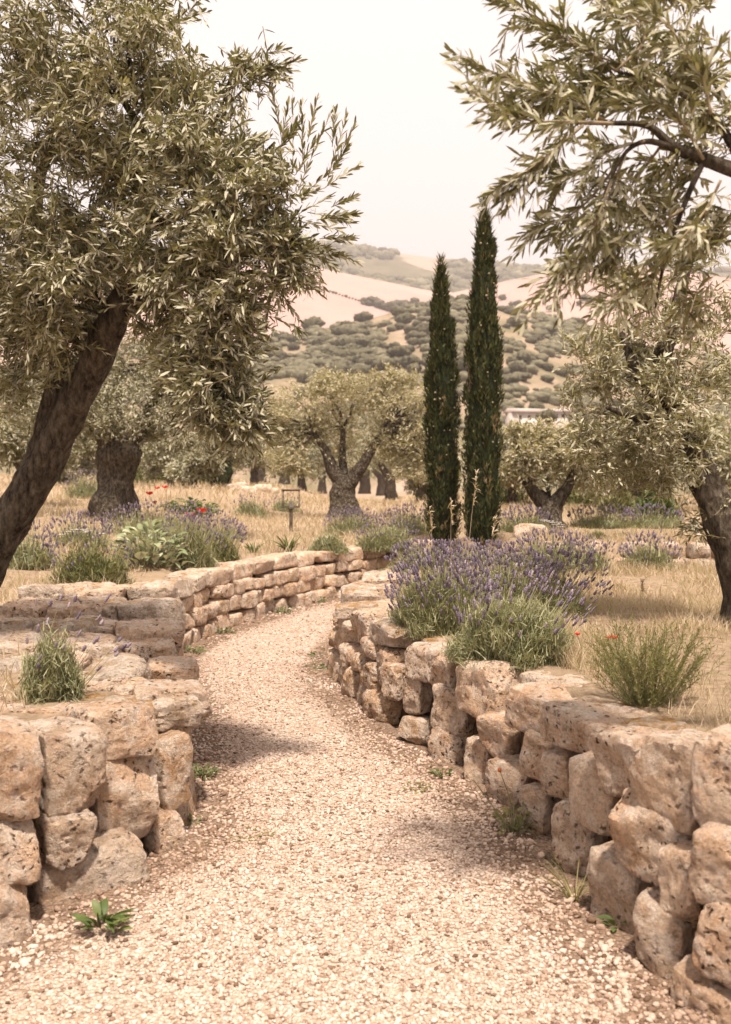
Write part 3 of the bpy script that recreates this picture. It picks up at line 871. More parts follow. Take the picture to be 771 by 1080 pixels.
def sprigs(B, D, L, nl, ll, lw, leafmb, twigmb=None, droop=0.25, spread=0.8, shape=6, colbase=None, twr=0.0022):
    """B (n,3) bases, D (n,3) directions, L (n,) lengths: leafy olive twigs with opposite leaf pairs"""
    n = len(B)
    if n == 0: return
    D = unit(D)
    up = np.array([0, 0, 1.0])
    side = unit(np.cross(D, up + 0.01 * rng.normal(size=(n, 3))))
    oth = np.cross(D, side)
    t = (np.arange(nl) // 2 * 2 + 1.0) / nl
    t = np.clip(t[None] + rng.normal(0, 0.02, (n, nl)), 0.05, 1.0)
    pos = B[:, None] + D[:, None] * (L[:, None] * t)[..., None]
    pos[..., 2] -= droop * (L[:, None] * t ** 2)
    az = (np.arange(nl) % 2) * math.pi + (np.arange(nl) // 2) * 1.45
    az = az[None] + rng.normal(0, 0.35, (n, nl)) + rng.uniform(0, 6.28, (n, 1))
    lat = side[:, None] * np.cos(az)[..., None] + oth[:, None] * np.sin(az)[..., None]
    tang = D[:, None] - droop * 2 * t[..., None] * np.array([0, 0, 1.0])
    tang = unit(tang)
    a = spread * (1 - 0.45 * t) + rng.normal(0, 0.16, (n, nl))
    ld = unit(tang * np.cos(a)[..., None] + lat * np.sin(a)[..., None])
    wd = unit(np.cross(ld, tang) + 0.25 * rng.normal(size=(n, nl, 3)))
    nr = np.cross(ld, wd)
    flip = np.where((nr * (up + 0.3 * tang)).sum(-1, keepdims=True) < 0, -1.0, 1.0)
    wd = wd * flip
    nr = nr * flip
    S = ll * rng.uniform(0.65, 1.15, (n, nl)) * (1 - 0.25 * (t > 0.9))
    W = lw * rng.uniform(0.8, 1.2, (n, nl))
    c = rng.normal(0.5, 0.2, (n, nl)) + (0 if colbase is None else colbase[:, None])
    c = np.clip(c, 0, 1)
    def P(f, w, b=0.0): return pos + ld * (S * f)[..., None] + wd * (W * w)[..., None] + nr * (S * b)[..., None]
    if shape == 6:
        v = np.stack([P(0, 0), P(.33, .5, .03), P(.72, .42, .0), P(1, 0, -.07), P(.72, -.42, .0), P(.33, -.5, .03)], 2)
        k = 6
    else:
        v = np.stack([P(0, 0), P(.5, .5, .03), P(1, 0, -.05), P(.5, -.5, .03)], 2)
        k = 4
    m = n * nl
    leafmb.add(v.reshape(-1, 3), np.arange(m * k).reshape(m, k), np.repeat(c.ravel(), k))
    if twigmb is not None:
        ts = np.array([0, 0.5, 1.0])
        pc = B[:, None] + D[:, None] * (L[:, None] * ts)[..., None]
        pc[..., 2] -= droop * L[:, None] * ts ** 2
        ang = np.array([0, 2.09, 4.19])
        rr = np.array([1.0, 0.75, 0.35]) * twr
        ring = pc[:, :, None] + (side[:, None, None] * np.cos(ang)[None, None, :, None] + oth[:, None, None] * np.sin(ang)[None, None, :, None]) * rr[None, :, None, None]
        base = np.arange(n)[:, None, None] * 9 + np.arange(9).reshape(3, 3)[None]
        nx_ = np.roll(base, -1, 2)
        f = np.stack([base[:, :-1], nx_[:, :-1], nx_[:, 1:], base[:, 1:]], -1).reshape(-1, 4)
        twigmb.add(ring.reshape(-1, 3), f)

def blob_sprigs(blobs, leafmb, twigmb, per, L, nl, ll, lw, shape=6, limbs=None, up=0.35, droop=0.3, shell=0.55, spread=0.8, colj=0.12):
    """blobs: (centre Vector, rx, ry(depth), rz, weight)"""
    for (c, rx, ry, rz, w) in blobs:
        n = int(per * w)
        # several sub-clumps inside each blob: uneven outline, gaps between
        nc = max(4, int(n / 16))
        cc = rand_dirs(nc) * (shell + (1 - shell) * rng.random((nc, 1)) ** 0.6) * 0.88
        which = rng.integers(0, nc, n)
        d = unit(cc[which] * 0.9 + 0.55 * rng.normal(size=(n, 3)))
        off = cc[which] + 0.20 * rng.normal(size=(n, 3))
        B = np.array(c) + off * np.array([rx, ry, rz])
        D = unit(d * np.array([1, 1, 0.9]) + np.array([0, 0, up]) + 0.30 * rng.normal(size=(n, 3)))
        LL = L * rng.uniform(0.6, 1.25, n)
        B = B - D * (LL * 0.6)[:, None]
        cb = rng.normal(0, colj, nc)[which]
        sprigs(B, D, LL, nl, ll, lw, leafmb, twigmb, droop, spread, shape, cb)

def pb(u, v, ru, rv, d, w=1.0, ry=None):
    """blob from a place in the view: real size from its distance"""
    c = at(u, v, d)
    return (c, ru * d / FPX, (ry if ry else (ru + rv) / 2 * d / FPX), rv * d / FPX, w)

def limb_to(mb, start, end, r0, r1, sag=0.1, seg=8, seed=0, gn=0.15):
    s, e = Vector(start), Vector(end)
    m1 = s.lerp(e, 0.35) + Vector((rng.normal(0, .1), rng.normal(0, .1), sag)) * (e - s).length
    m2 = s.lerp(e, 0.7) + Vector((rng.normal(0, .07), rng.normal(0, .07), sag * .8)) * (e - s).length
    mb.tube([s, m1, m2, e], [r0, r0 * .75 + r1 * .25, r0 * .4 + r1 * .6, r1], seg, 5, gn, seed)

# --- foreground olive on the left
def olive_left():
    bp = at(-62, 690, 5.6); bp.z = float(G(bp.x, bp.y)) - 0.03
    t = empty('olive_tree', bp, 'large old olive leaning in from the left edge with dense silvery leaves over the wall', 'olive tree')
    mb = MB()
    D0 = 5.3
    pts = [bp, at(-44, 640, 5.5), at(-10, 580, 5.4), at(26, 522, 5.35), at(60, 462, 5.3), at(91, 400, 5.2), at(118, 343, 5.1), at(140, 290, 5.0), at(150, 235, 4.9), at(158, 188, 4.8), at(176, 172, 4.7), at(215, 165, 4.6)]
    rad = [.22, .155, .125, .105, .094, .086, .078, .058, .036, .026, .018, .01]
    mb.tube(pts, rad, 28, 9, 0.30, 3.0)
    mb.tube([at(28, 520, 5.4), at(52, 450, 5.4), at(62, 380, 5.4), at(46, 300, 5.3), at(40, 200, 5.2), at(70, 110, 5.1)], [.09, .075, .06, .045, .03, .012], 12, 6, 0.2, 5.0)
    mb.tube([at(122, 335, 5.1), at(165, 300, 4.9), at(215, 282, 4.75), at(262, 268, 4.6), at(300, 255, 4.5)], [.06, .042, .026, .014, .006], 10, 6, 0.18, 7.0)
    mb.tube([at(130, 318, 5.05), at(175, 320, 4.8), at(215, 345, 4.65), at(235, 400, 4.6)], [.05, .035, .022, .008], 8, 5, 0.15, 9.0)
    mb.tube([at(158, 188, 4.8), at(150, 140, 4.75), at(128, 100, 4.7), at(120, 40, 4.7)], [.026, .02, .015, .008], 8, 5, 0.15, 2.0)
    mb.tube([at(150, 240, 4.9), at(205, 220, 4.7), at(250, 190, 4.6), at(290, 150, 4.5)], [.03, .022, .014, .006], 8, 5, 0.12, 4.0)
    tk = mb.build('trunk', M['bark'], t)
    lf, tw = MB(), MB()
    bl = [pb(110, 110, 80, 70, 4.7, 1.1), pb(195, 125, 62, 55, 4.5, 0.9), pb(60, 60, 80, 70, 4.8, 0.8), pb(175, 50, 90, 50, 4.6, 1.0),
          pb(255, 72, 38, 16, 4.5, 0.22), pb(150, 195, 85, 65, 4.6, 1.2), pb(240, 205, 60, 58, 4.4, 1.0), pb(85, 235, 70, 70, 4.7, 1.1),
          pb(290, 205, 40, 45, 4.4, 0.55), pb(300, 265, 38, 32, 4.4, 0.5), pb(245, 280, 60, 48, 4.4, 1.0), pb(175, 270, 55, 42, 4.5, 0.7),
          pb(240, 345, 52, 55, 4.5, 1.0), pb(228, 405, 44, 50, 4.5, 0.85), pb(200, 345, 36, 48, 4.6, 0.45), pb(60, 300, 45, 60, 4.9, 0.7), pb(0, 200, 60, 140, 5.0, 1.3), pb(10, 50, 60, 70, 5.0, 0.6),
          pb(60, -20, 160, 45, 4.8, 1.0), pb(70, 170, 60, 60, 4.7, .6), pb(66, 335, 46, 55, 5.2, .9), pb(10, 380, 50, 60, 5.3, .9), pb(168, 325, 30, 40, 4.9, .35), pb(246, 428, 36, 34, 4.5, .7), pb(205, 395, 32, 40, 4.6, .5), pb(100, 295, 40, 42, 5.3, .7), pb(70, 265, 50, 40, 5.2, .7), pb(20, 300, 50, 50, 5.4, .8)]
    blob_sprigs(bl, lf, tw, 185, 0.25, 18, 0.056, 0.0112, 6, shell=.42)
    # single leafy shoots that stand out of the outline
    for (a, b, dd) in [((318, 205), (330, 108), 4.4), ((335, 190), (356, 112), 4.35), ((300, 180), (303, 98), 4.45), ((330, 225), (380, 218), 4.4), ((325, 240), (372, 236), 4.4),
                       ((255, 80), (312, 70), 4.5), ((320, 265), (352, 272), 4.4), ((300, 170), (318, 130), 4.5), ((250, 90), (262, 128), 4.5), ((325, 215), (362, 165), 4.3), ((255, 440), (262, 470), 4.5),
                       ((290, 320), (300, 335), 4.5), ((270, 400), (285, 425), 4.5), ((220, 440), (232, 475), 4.5), ((300, 230), (345, 200), 4.35), ((325, 250), (365, 262), 4.4)]:
        p, q = np.array(at(*a, dd)), np.array(at(*b, dd - 0.1))
        n = 3
        B = p + (q - p) * np.array([0, .3, .5])[:, None] + rng.normal(0, .03, (n, 3))
        Dd = (q - p)[None] + rng.normal(0, .06, (n, 3)); LL = np.linalg.norm(q - p) * np.array([1, .7, .5])
        sprigs(B, Dd, LL, 22, 0.058, 0.012, lf, tw, 0.05, 0.6, 6)
    # fine branches joining the clumps
    fb = MB()
    for i, (c, rx, ry, rz, w) in enumerate(bl):
        s = min(pts[5:] + [at(262, 268, 4.6), at(235, 380, 4.6), at(48, 300, 5.3), at(128, 100, 4.7), at(250, 190, 4.6)], key=lambda p: (Vector(p) - c).length)
        for k in range(3):
            e = c + Vector(rng.normal(0, .3, 3) * np.array([rx, ry, rz]))
            limb_to(fb, s, e, .010, .002, 0.08, 6, i + k)
    br = fb.build('branches', M['bark'], t); br.parent = tk; br['kind'] = 'stuff'
    cr = lf.build('crown', M['olive_leaf'], t, smooth=False)
    tw.build('twigs', M['twig'], t).parent = cr
olive_left()

# --- olive at the right edge, near the camera: overhanging boughs
def olive_right_near():
    bp = Vector((2.75, 3.9, float(G(2.75, 3.9)) - 0.03))
    t = empty('olive_tree', bp, 'near olive whose boughs with long leaves hang into the sky from the top right', 'olive tree')
    mb = MB()
    mb.tube([bp, bp + Vector((-.05, -.1, .5)), bp + Vector((-.2, -.3, 1.1)), Vector((2.2, 3.3, 2.2)), at(860, 210, 3.05), at(790, 185, 3.0), at(742, 168, 3.0), at(711, 155, 3.0), at(684, 133, 3.0), at(646, 130, 3.0), at(615, 130, 3.0), at(570, 128, 3.0)],
            [.2, .15, .12, .08, .045, .026, .02, .016, .011, .0075, .005, .003], 12, 6, 0.15, 1.0)
    mb.tube([at(711, 156, 3.0), at(682, 149, 2.98), at(659, 162, 2.95), at(640, 198, 2.95), at(620, 245, 2.95)], [.011, .009, .006, .004, .002], 7, 5, 0.1, 2.0)
    mb.tube([at(790, 185, 3.0), at(750, 120, 3.0), at(700, 90, 3.0), at(650, 75, 3.0)], [.018, .012, .008, .004], 7, 5, 0.1, 4.0)
    mb.tube([at(742, 168, 3.0), at(720, 220, 3.0), at(700, 280, 3.05), at(690, 330, 3.1)], [.012, .008, .006, .003], 7, 5, 0.1, 4.0)
    mb.build('trunk', M['bark'], t)
    lf, tw = MB(), MB()
    tws = [[(646, 130), (600, 128), (550, 125), (494, 95)], [(640, 128), (600, 105), (545, 85), (500, 68)], [(615, 132), (585, 158), (556, 180), (528, 196)],
           [(650, 175), (620, 212), (592, 232), (567, 238)], [(645, 190), (630, 230), (612, 268), (570, 315)], [(700, 90), (660, 70), (620, 55), (580, 30)], [(659, 162), (640, 215), (625, 265), (590, 290)],
           [(680, 149), (645, 158), (615, 178), (592, 192)], [(690, 90), (640, 90), (590, 95), (540, 120)], [(700, 100), (650, 105), (610, 80), (570, 75)], [(711, 156), (690, 190), (665, 225), (640, 255)], [(720, 220), (690, 240), (660, 250), (640, 275)],
           [(742, 168), (720, 130), (700, 110), (660, 105)], [(750, 120), (740, 80), (715, 40), (690, 10)], [(760, 190), (745, 220), (720, 250), (700, 270)], [(650, 75), (600, 40), (560, 15), (530, 5)], [(650, 75), (680, 40), (650, 10), (620, -10)],
           [(700, 280), (680, 300), (655, 310), (640, 320)], [(700, 150), (670, 190), (640, 230), (600, 250)], [(640, 130), (615, 110), (580, 100), (545, 98)]]
    for i, tp in enumerate(tws):
        dd = 3.0 + rng.normal(0, .12)
        P = [at(u, v, dd + rng.normal(0, .04)) for u, v in tp]
        mb2 = tw
        mb2.tube(P, [.005, .004, .003, .0015], 5, 5)
        Q, _ = cr_path(P, [1, 1, 1, 1], 6)
        # side shoots
        for k in range(2, len(Q) - 1):
            dirv = unit(Q[min(k + 2, len(Q) - 1)] - Q[k - 1])
            n = 1 + (k % 3 == 0)
            Dv = unit(dirv + 0.55 * rng.normal(size=(n, 3)) + np.array([0, 0, 0.05]))
            sprigs(np.repeat(Q[k][None], n, 0), Dv, rng.uniform(.08, .15, n), 12, 0.058, 0.0108, lf, tw, 0.2, 0.75, 6, twr=.0015)
        sprigs(Q[-3][None], (Q[-1] - Q[-3])[None], np.array([np.linalg.norm(Q[-1] - Q[-3]) + .03]), 14, 0.056, 0.0105, lf, tw, 0.1, 0.7, 6, twr=.0015)
    bl = [pb(695, 75, 55, 45, 3.1, .6), pb(640, 85, 45, 35, 3.05, .25), pb(705, 190, 36, 50, 3.1, .4), pb(745, 110, 50, 80, 3.1, .8), pb(735, 270, 40, 60, 3.2, .5), pb(680, 20, 80, 35, 3.1, .7)]
    blob_sprigs(bl, lf, tw, 72, 0.16, 14, 0.056, 0.0108, 6, droop=.35, shell=.35)
    cr = lf.build('crown', M['olive_leaf'], t, smooth=False)
    tw.build('twigs', M['twig'], t).parent = cr
olive_right_near()

def olive_mid(label, base, trunk, limbs, blobs, per, L, nl, ll, lw, mat, shape=4, group=None, gn=0.3, shell=.5, extra=3, name='olive_tree'):
    t = empty(name, base, label, 'olive tree', group)
    mb = MB()
    mb.tube(*trunk, seg=24, sub=8, gnarl=gn, seed=len(label))
    for i, (p, r) in enumerate(limbs):
        mb.tube(p, r, 12, 5, gn * 0.8, i * 1.7)
    ends = [l[0][-1] for l in limbs] or [trunk[0][-1]]
    for i, b in enumerate(blobs):
        c = b[0]
        s = min(ends, key=lambda p: (Vector(p) - c).length)
        for k in range(extra):
            e = c + Vector(rng.normal(0, .28, 3) * np.array(b[1:4]))
            limb_to(mb, s, e, max(.02, limbs[0][1][-1] * .6 if limbs else .03), .006, 0.05, 6, i + k)
    mb.build('trunk', M['bark'], t)
    lf, tw = MB(), MB()
    blob_sprigs(blobs, lf, tw, per, L, nl, ll, lw, shape, shell=shell)
    cr = lf.build('crown', mat, t, smooth=False)
    tw.build('twigs', M['twig'], t).parent = cr
    return t

# --- right mid olive (crown hanging at the right edge, trunk just outside)
b = Vector((2.62, 6.2, 0)); b.z = float(G(b.x, b.y)) - .05
olive_mid('leafy olive drooping at the right edge above the dry grass', b,
          ([b, at(785, 600, 6.2), at(757, 540, 6.25), at(728, 475, 6.3), at(714, 430, 6.3), at(708, 380, 6.3)], [.22, .15, .115, .09, .07, .04]),
          [([at(700, 430, 6.3), at(672, 392, 6.3), at(655, 350, 6.3)], [.06, .04, .015]), ([at(697, 380, 6.3), at(720, 300, 6.4), at(730, 220, 6.4)], [.06, .04, .015]), ([at(705, 450, 6.3), at(670, 440, 6.1), at(640, 430, 6.0)], [.05, .03, .012])],
          [pb(660, 415, 48, 50, 6.3, 1.1), pb(640, 462, 36, 40, 6.2, .8), pb(625, 375, 28, 36, 6.2, .35), pb(690, 340, 48, 48, 6.4, 1.0), pb(655, 345, 40, 40, 6.4, .5), pb(690, 470, 40, 40, 6.2, .7), pb(675, 285, 40, 36, 6.4, .6),
           pb(735, 400, 45, 70, 6.3, 1.1), pb(745, 290, 45, 60, 6.4, 1.0), pb(735, 485, 40, 40, 6.2, .6), pb(668, 500, 36, 26, 6.4, .5), pb(700, 420, 40, 50, 6.0, .8), pb(620, 430, 26, 40, 6.3, .4), pb(755, 540, 30, 30, 6.3, .4)],
          135, 0.27, 14, 0.060, 0.0135, M['olive_part_sunlit'], 4, extra=0, shell=.6)

# --- old olive at the left, behind the big leaf plant
b = Gp(120, 548)
dd = b.y
olive_mid('old olive with massive gnarled burled trunk standing behind the poppies at the left', b - Vector((0, 0, .06)),
          ([b - Vector((0, 0, .08)), at(120, 530, dd), at(124, 505, dd), at(126, 478, dd), at(122, 455, dd)], [.50, .40, .29, .29, .24]),
          [([at(120, 470, dd), at(104, 448, dd), at(92, 420, dd), at(80, 395, dd)], [.2, .15, .1, .05]),
           ([at(128, 470, dd), at(146, 452, dd), at(160, 428, dd), at(180, 400, dd)], [.19, .15, .1, .05]),
           ([at(124, 460, dd), at(122, 430, dd + .3), at(126, 390, dd + .4)], [.16, .1, .05])],
          [pb(85, 400, 48, 42, dd, 1), pb(140, 380, 52, 42, dd, 1.1), pb(200, 410, 48, 42, dd, 1), pb(235, 440, 42, 34, dd, .8), pb(60, 440, 40, 36, dd, .7), pb(170, 445, 40, 28, dd + .5, .6), pb(215, 465, 36, 22, dd - .3, .5), pb(20, 420, 40, 50, dd, .8), pb(105, 440, 32, 26, dd - .5, .35), pb(190, 360, 50, 34, dd, .7), pb(150, 425, 46, 34, dd - .5, .7), pb(95, 428, 34, 30, dd - .6, .5), pb(245, 470, 26, 20, dd, .4)],
          360, 0.32, 12, 0.075, 0.019, M['olive_leaf'], 4, gn=.4, shell=.35)

# --- centre olive
b = Gp(365, 547); dd = b.y
olive_mid('pale rounded olive with forked trunk in the centre, left of the cypresses', b - Vector((0, 0, .06)),
          ([b - Vector((0, 0, .08)), at(364, 532, dd), at(363, 518, dd), at(364, 506, dd)], [.42, .30, .27, .23]),
          [([at(360, 510, dd), at(350, 494, dd), at(343, 476, dd), at(330, 455, dd)], [.17, .14, .1, .05]),
           ([at(363, 508, dd), at(361, 485, dd + .3), at(362, 450, dd + .3)], [.12, .09, .05]),
           ([at(368, 510, dd), at(380, 494, dd), at(392, 474, dd), at(408, 448, dd)], [.18, .14, .1, .05])],
          [pb(325, 430, 38, 34, dd, 1), pb(375, 418, 44, 30, dd, 1.1), pb(425, 430, 44, 36, dd, 1.1), pb(305, 465, 27, 30, dd, .7), pb(440, 470, 26, 32, dd, .7), pb(350, 455, 36, 28, dd + .4, .6), pb(400, 462, 36, 26, dd + .3, .6), pb(455, 440, 20, 24, dd, .4), pb(345, 402, 24, 16, dd, .35), pb(410, 400, 26, 16, dd, .4), pb(462, 462, 18, 22, dd, .4), pb(466, 425, 16, 18, dd + .2, .3), pb(292, 440, 18, 24, dd, .35), pb(300, 484, 24, 18, dd - .3, .45), pb(440, 490, 24, 16, dd - .3, .4)],
          420, 0.36, 10, 0.095, 0.028, M['olive_sunlit'], 4, gn=.3, shell=.35)

# --- right-centre olive
b = Gp(580, 556); dd = b.y
olive_mid('open olive with Y shaped trunk right of the tall cypress', b - Vector((0, 0, .06)),
          ([b - Vector((0, 0, .08)), at(579, 545, dd), at(580, 534, dd)], [.27, .20, .17]),
          [([at(577, 537, dd), at(566, 522, dd), at(555, 506, dd), at(545, 480, dd)], [.12, .1, .07, .04]),
           ([at(582, 537, dd), at(592, 522, dd), at(602, 506, dd), at(612, 480, dd)], [.13, .1, .07, .04])],
          [pb(555, 475, 30, 28, dd, .9), pb(600, 478, 34, 28, dd, 1), pb(540, 500, 20, 22, dd, .4), pb(622, 500, 26, 24, dd, .6), pb(578, 458, 30, 18, dd, .6), pb(545, 458, 20, 16, dd, .3), pb(638, 485, 26, 26, dd + .5, .6)],
          330, 0.36, 10, 0.095, 0.026, M['olive_sunlit'], 4, shell=.35)

# --- further olives, each one its own tree
def olive_back(label, u, v, wpx, hpx, seed, lean=0.0, mat=None, per=190):
    r = np.random.default_rng(seed)
    b = Gp(u, v); d = b.y
    k = d / FPX
    W, H = wpx * k, hpx * k
    tr = [b - Vector((0, 0, .1)), b + Vector((lean * H * .12, 0, H * .16)), b + Vector((lean * H * .3, 0, H * .34))]
    lims = []
    for s in (-1, 1):
        lims.append(([tr[-1] - Vector((0, 0, .06 * H)), tr[-1] + Vector((s * W * .14 + lean * H * .1, 0, H * .14)), tr[-1] + Vector((s * W * .25, r.normal(0, .1), H * .3))], [.05 * H, .035 * H, .014 * H]))
    bl = []
    for i in range(7):
        a = i / 7 * 6.283 + r.uniform(0, .6)
        c = b + Vector((math.cos(a) * W * .30 + lean * H * .25, math.sin(a) * W * .25, H * (.58 + .18 * r.normal() * .6)))
        bl.append((c, W * r.uniform(.19, .27), W * .22, H * r.uniform(.17, .25), 1))
    bl.append((b + Vector((lean * H * .25, 0, H * .74)), W * .26, W * .22, H * .22, 1))
    olive_mid(label, tr[0], (tr, [.085 * H, .065 * H, .055 * H]), lims, bl, per, 0.42, 8, 0.12 + .0012 * d, 0.032 + .0005 * d, mat or (M['olive_leaf'] if seed % 3 else M['olive_part_sunlit']), 4, extra=2)

olive_back('small twisted olive just left of the shorter cypress, behind the lavender', 412, 530, 105, 92, 1)
olive_back('olive with low leaning trunk half hidden right of the Y shaped olive', 640, 542, 95, 88, 2, lean=.4)
olive_back('grey olive bush behind the pale boulders left of the lantern', 268, 512, 75, 62, 3)
olive_back('far olive showing between the two cypresses and the Y shaped olive', 540, 535, 70, 80, 4)
olive_back('distant pale olive crown on the far side of the centre olive', 318, 517, 75, 62, 5)
olive_back('distant olive seen through the gap right of the lantern', 470, 524, 80, 70, 6)
olive_back('far olive at the right edge above the bright green bush', 668, 533, 85, 75, 7)
olive_back('olive behind the foreground trunk at the far left', 28, 535, 110, 120, 8)
olive_back('distant olive at the right, just under the white farmhouse', 600, 530, 75, 75, 9)
olive_back('small far olive between the burled trunk and the dark cypress', 180, 513, 70, 55, 10)
olive_back('outermost olive at the right edge behind the terrace wall', 745, 540, 90, 95, 12)
olive_back('low grey olive sheltering under the burled tree on its right', 205, 515, 55, 45, 13)

olive_back('wide far olive filling the gap left of the lantern', 275, 508, 80, 75, 14)
olive_back('far olive behind the lantern, between it and the centre olive', 300, 510, 80, 70, 15)
olive_back('far olive right behind the centre olive trunk', 385, 520, 100, 85, 16)
olive_back('far olive crown seen just left of the taller cypress', 446, 527, 90, 85, 17)
olive_back('tall far olive just right of the taller cypress', 530, 530, 80, 90, 18)
olive_back('far olive behind the Y shaped olive', 575, 532, 100, 85, 19)
olive_back('far olive between the leaning olive and the drooping one', 630, 532, 100, 95, 20)
olive_back('far olive at the right edge behind the drooping olive', 700, 532, 110, 100, 21)
olive_back('far olive behind the burled trunk', 120, 512, 110, 90, 22)
olive_back('far olive in the corner left of the foreground trunk', 50, 512, 110, 95, 23)
olive_back('far olive left of the centre trunk, small and pale', 340, 520, 80, 60, 25)
olive_back('far olive right of the centre trunk, small and pale', 402, 522, 80, 62, 26)
olive_back('far olive closing the gap beneath the centre olive', 365, 516, 110, 55, 27)
olive_back('last olive of the grove at the far right', 765, 532, 100, 100, 24)

# ------------------------------------------------------------------ cypresses
def cypress(label, u, vb, vt, wpx, seed, d=None, npx=1.0, vtx=0):
    r = np.random.default_rng(seed)
    b = Gp(u, vb) if d is None else at(u, vb, d)
    d = b.y; k = d / FPX
    H = (vb - vt) * k; R = wpx * k / 2
    t = empty('cypress_tree', b - Vector((0, 0, .05)), label, 'cypress')
    mb = MB(); mb.tube([b - Vector((0, 0, .1)), b + Vector((0, 0, H * .4)), b + Vector((vtx * k, 0, H * .93))], [R * .3, R * .2, .01], 8, 4, 0.1)
    mb.build('trunk', M['cypress_bark'], t)
    def prof(z):
        return R * np.interp(z, [0, .04, .12, .3, .55, .75, .88, .95, 1.0], [.72, .9, 1.0, .98, .92, .72, .46, .27, .05])
    lf = MB()
    # inner mass of tightly packed shoots
    m, sgm = 60, 26
    zz = np.linspace(0.012, .97, m); aa = np.linspace(0, 2 * np.pi, sgm, endpoint=False)
    vv = np.empty((m, sgm, 3))
    for i, z in enumerate(zz):
        for j, a in enumerate(aa):
            n_ = mnoise.noise((math.cos(a) * 2.2 + seed, math.sin(a) * 2.2, z * 9)) * .28 + mnoise.noise((math.cos(a) * 5 + seed, math.sin(a) * 5, z * 30)) * .15
            rr = prof(z) * (.74 + n_)
            vv[i, j] = (b.x + vtx * k * z + math.cos(a) * rr, b.y + math.sin(a) * rr, b.z + z * H)
    ii = np.arange(m * sgm).reshape(m, sgm); nn = np.roll(ii, -1, 1)
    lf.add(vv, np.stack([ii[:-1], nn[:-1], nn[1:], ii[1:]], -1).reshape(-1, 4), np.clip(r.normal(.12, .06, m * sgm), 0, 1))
    # shoots
    n = int(17000 * npx)
    z = r.random(n) ** 0.92; a = r.uniform(0, 6.283, n)
    lump = np.array([mnoise.noise((math.cos(x) * 2.2 + seed, math.sin(x) * 2.2, y * 9)) * .34 + mnoise.noise((math.cos(x) * 6 + seed, math.sin(x) * 6, y * 26)) * .30 for x, y in zip(a, z)])
    rr = prof(z) * (.80 + 1.15 * lump + r.uniform(-.14, .08, n))
    c = np.stack([b.x + vtx * k * z + np.cos(a) * rr, b.y + np.sin(a) * rr, b.z + z * H * .985], 1)
    out = np.stack([np.cos(a), np.sin(a), 0 * a], 1)
    D = unit(out * r.uniform(.0, .55, (n, 1)) + np.array([0, 0, 1.0]) + .28 * r.normal(size=(n, 3)))
    S = unit(np.cross(D, out) + .6 * r.normal(size=(n, 3)))
    L = r.uniform(.04, .11, n) * (1.0 + .35 * (z > .85)); Wd = r.uniform(.007, .015, n)
    v = np.stack([c - D * (L * .3)[:, None], c + S * Wd[:, None] + D * (L * .2)[:, None], c + D * (L * .75)[:, None], c - S * Wd[:, None] + D * (L * .2)[:, None]], 1)
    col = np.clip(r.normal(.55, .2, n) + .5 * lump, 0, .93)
    col[r.random(n) < .006] = 1.0
    bp_ = np.array([mnoise.noise((math.cos(x) * 2 + seed + 9, math.sin(x) * 2, y * 7)) for x, y in zip(a, z)]); col[(bp_ > .38) & (r.random(n) < .5)] = .98
    lf.add(v.reshape(-1, 3), np.arange(n * 4).reshape(n, 4), np.repeat(col, 4))
    for q in range(9):
        a0 = r.uniform(math.pi * .9, math.pi * 2.1); z0 = r.uniform(.35, .93); hh = r.uniform(.16, .34); n3 = 110
        f = r.random(n3); aa_ = r.uniform(0, 6.283, n3); r0 = prof(z0) * .86; rw_ = .055 * (1 - f * .85)
        c = np.stack([b.x + vtx * k * z0 + math.cos(a0) * (r0 + .03 * f) + np.cos(aa_) * rw_, b.y + math.sin(a0) * (r0 + .03 * f) + np.sin(aa_) * rw_, b.z + z0 * H * .96 + f * hh], 1)
        D = unit(np.array([math.cos(a0) * .25, math.sin(a0) * .25, 1.0]) + .3 * r.normal(size=(n3, 3))); S = unit(np.cross(D, r.normal(size=(n3, 3))))
        v = np.stack([c, c + S * .010 + D * .03, c + D * .085, c - S * .010 + D * .03], 1)
        lf.add(v.reshape(-1, 3), np.arange(n3 * 4).reshape(n3, 4), np.repeat(np.clip(r.normal(.6, .2, n3), 0, .95), 4))
    # thin tip spire and stray shoots
    n2 = 160
    z = r.uniform(.9, 1.02, n2); a = r.uniform(0, 6.283, n2); rr = prof(np.minimum(z, 1)) * r.uniform(.2, 1.3, n2)
    c = np.stack([b.x + vtx * k * z + np.cos(a) * rr, b.y + np.sin(a) * rr, b.z + z * H], 1)
    D = unit(np.stack([np.cos(a) * .5, np.sin(a) * .5, 0 * a + 1], 1) + .2 * r.normal(size=(n2, 3))); S = unit(np.cross(D, r.normal(size=(n2, 3))))
    v = np.stack([c, c + S * .008 + D * .05, c + D * .14, c - S * .008 + D * .05], 1)
    lf.add(v.reshape(-1, 3), np.arange(n2 * 4).reshape(n2, 4), np.repeat(r.uniform(.6, 1, n2), 4))
    lf.build('crown', M['cypress_leaf'], t, smooth=False)
    # woody cones dotted over the crown
    cm = MB(); V0, F0 = ico()
    nc = 34
    z = r.uniform(.25, .97, nc); a = r.uniform(math.pi, 2 * math.pi, nc); rr = prof(z) * r.uniform(.85, 1.02, nc)
    for i in range(nc):
        cm.add(V0 * .014 * r.uniform(.7, 1.3) + np.array([b.x + vtx * k * z[i] + math.cos(a[i]) * rr[i], b.y + math.sin(a[i]) * rr[i], b.z + z[i] * H]), F0, np.full(12, .8))
    co = cm.build('cones', M['twig'], t); co['kind'] = 'stuff'
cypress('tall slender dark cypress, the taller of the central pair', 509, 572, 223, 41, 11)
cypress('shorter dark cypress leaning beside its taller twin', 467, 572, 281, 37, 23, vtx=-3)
cypress('dark cypress showing under the left olive crown, far behind the poppies', 233, 514, 390, 30, 31, npx=.8)

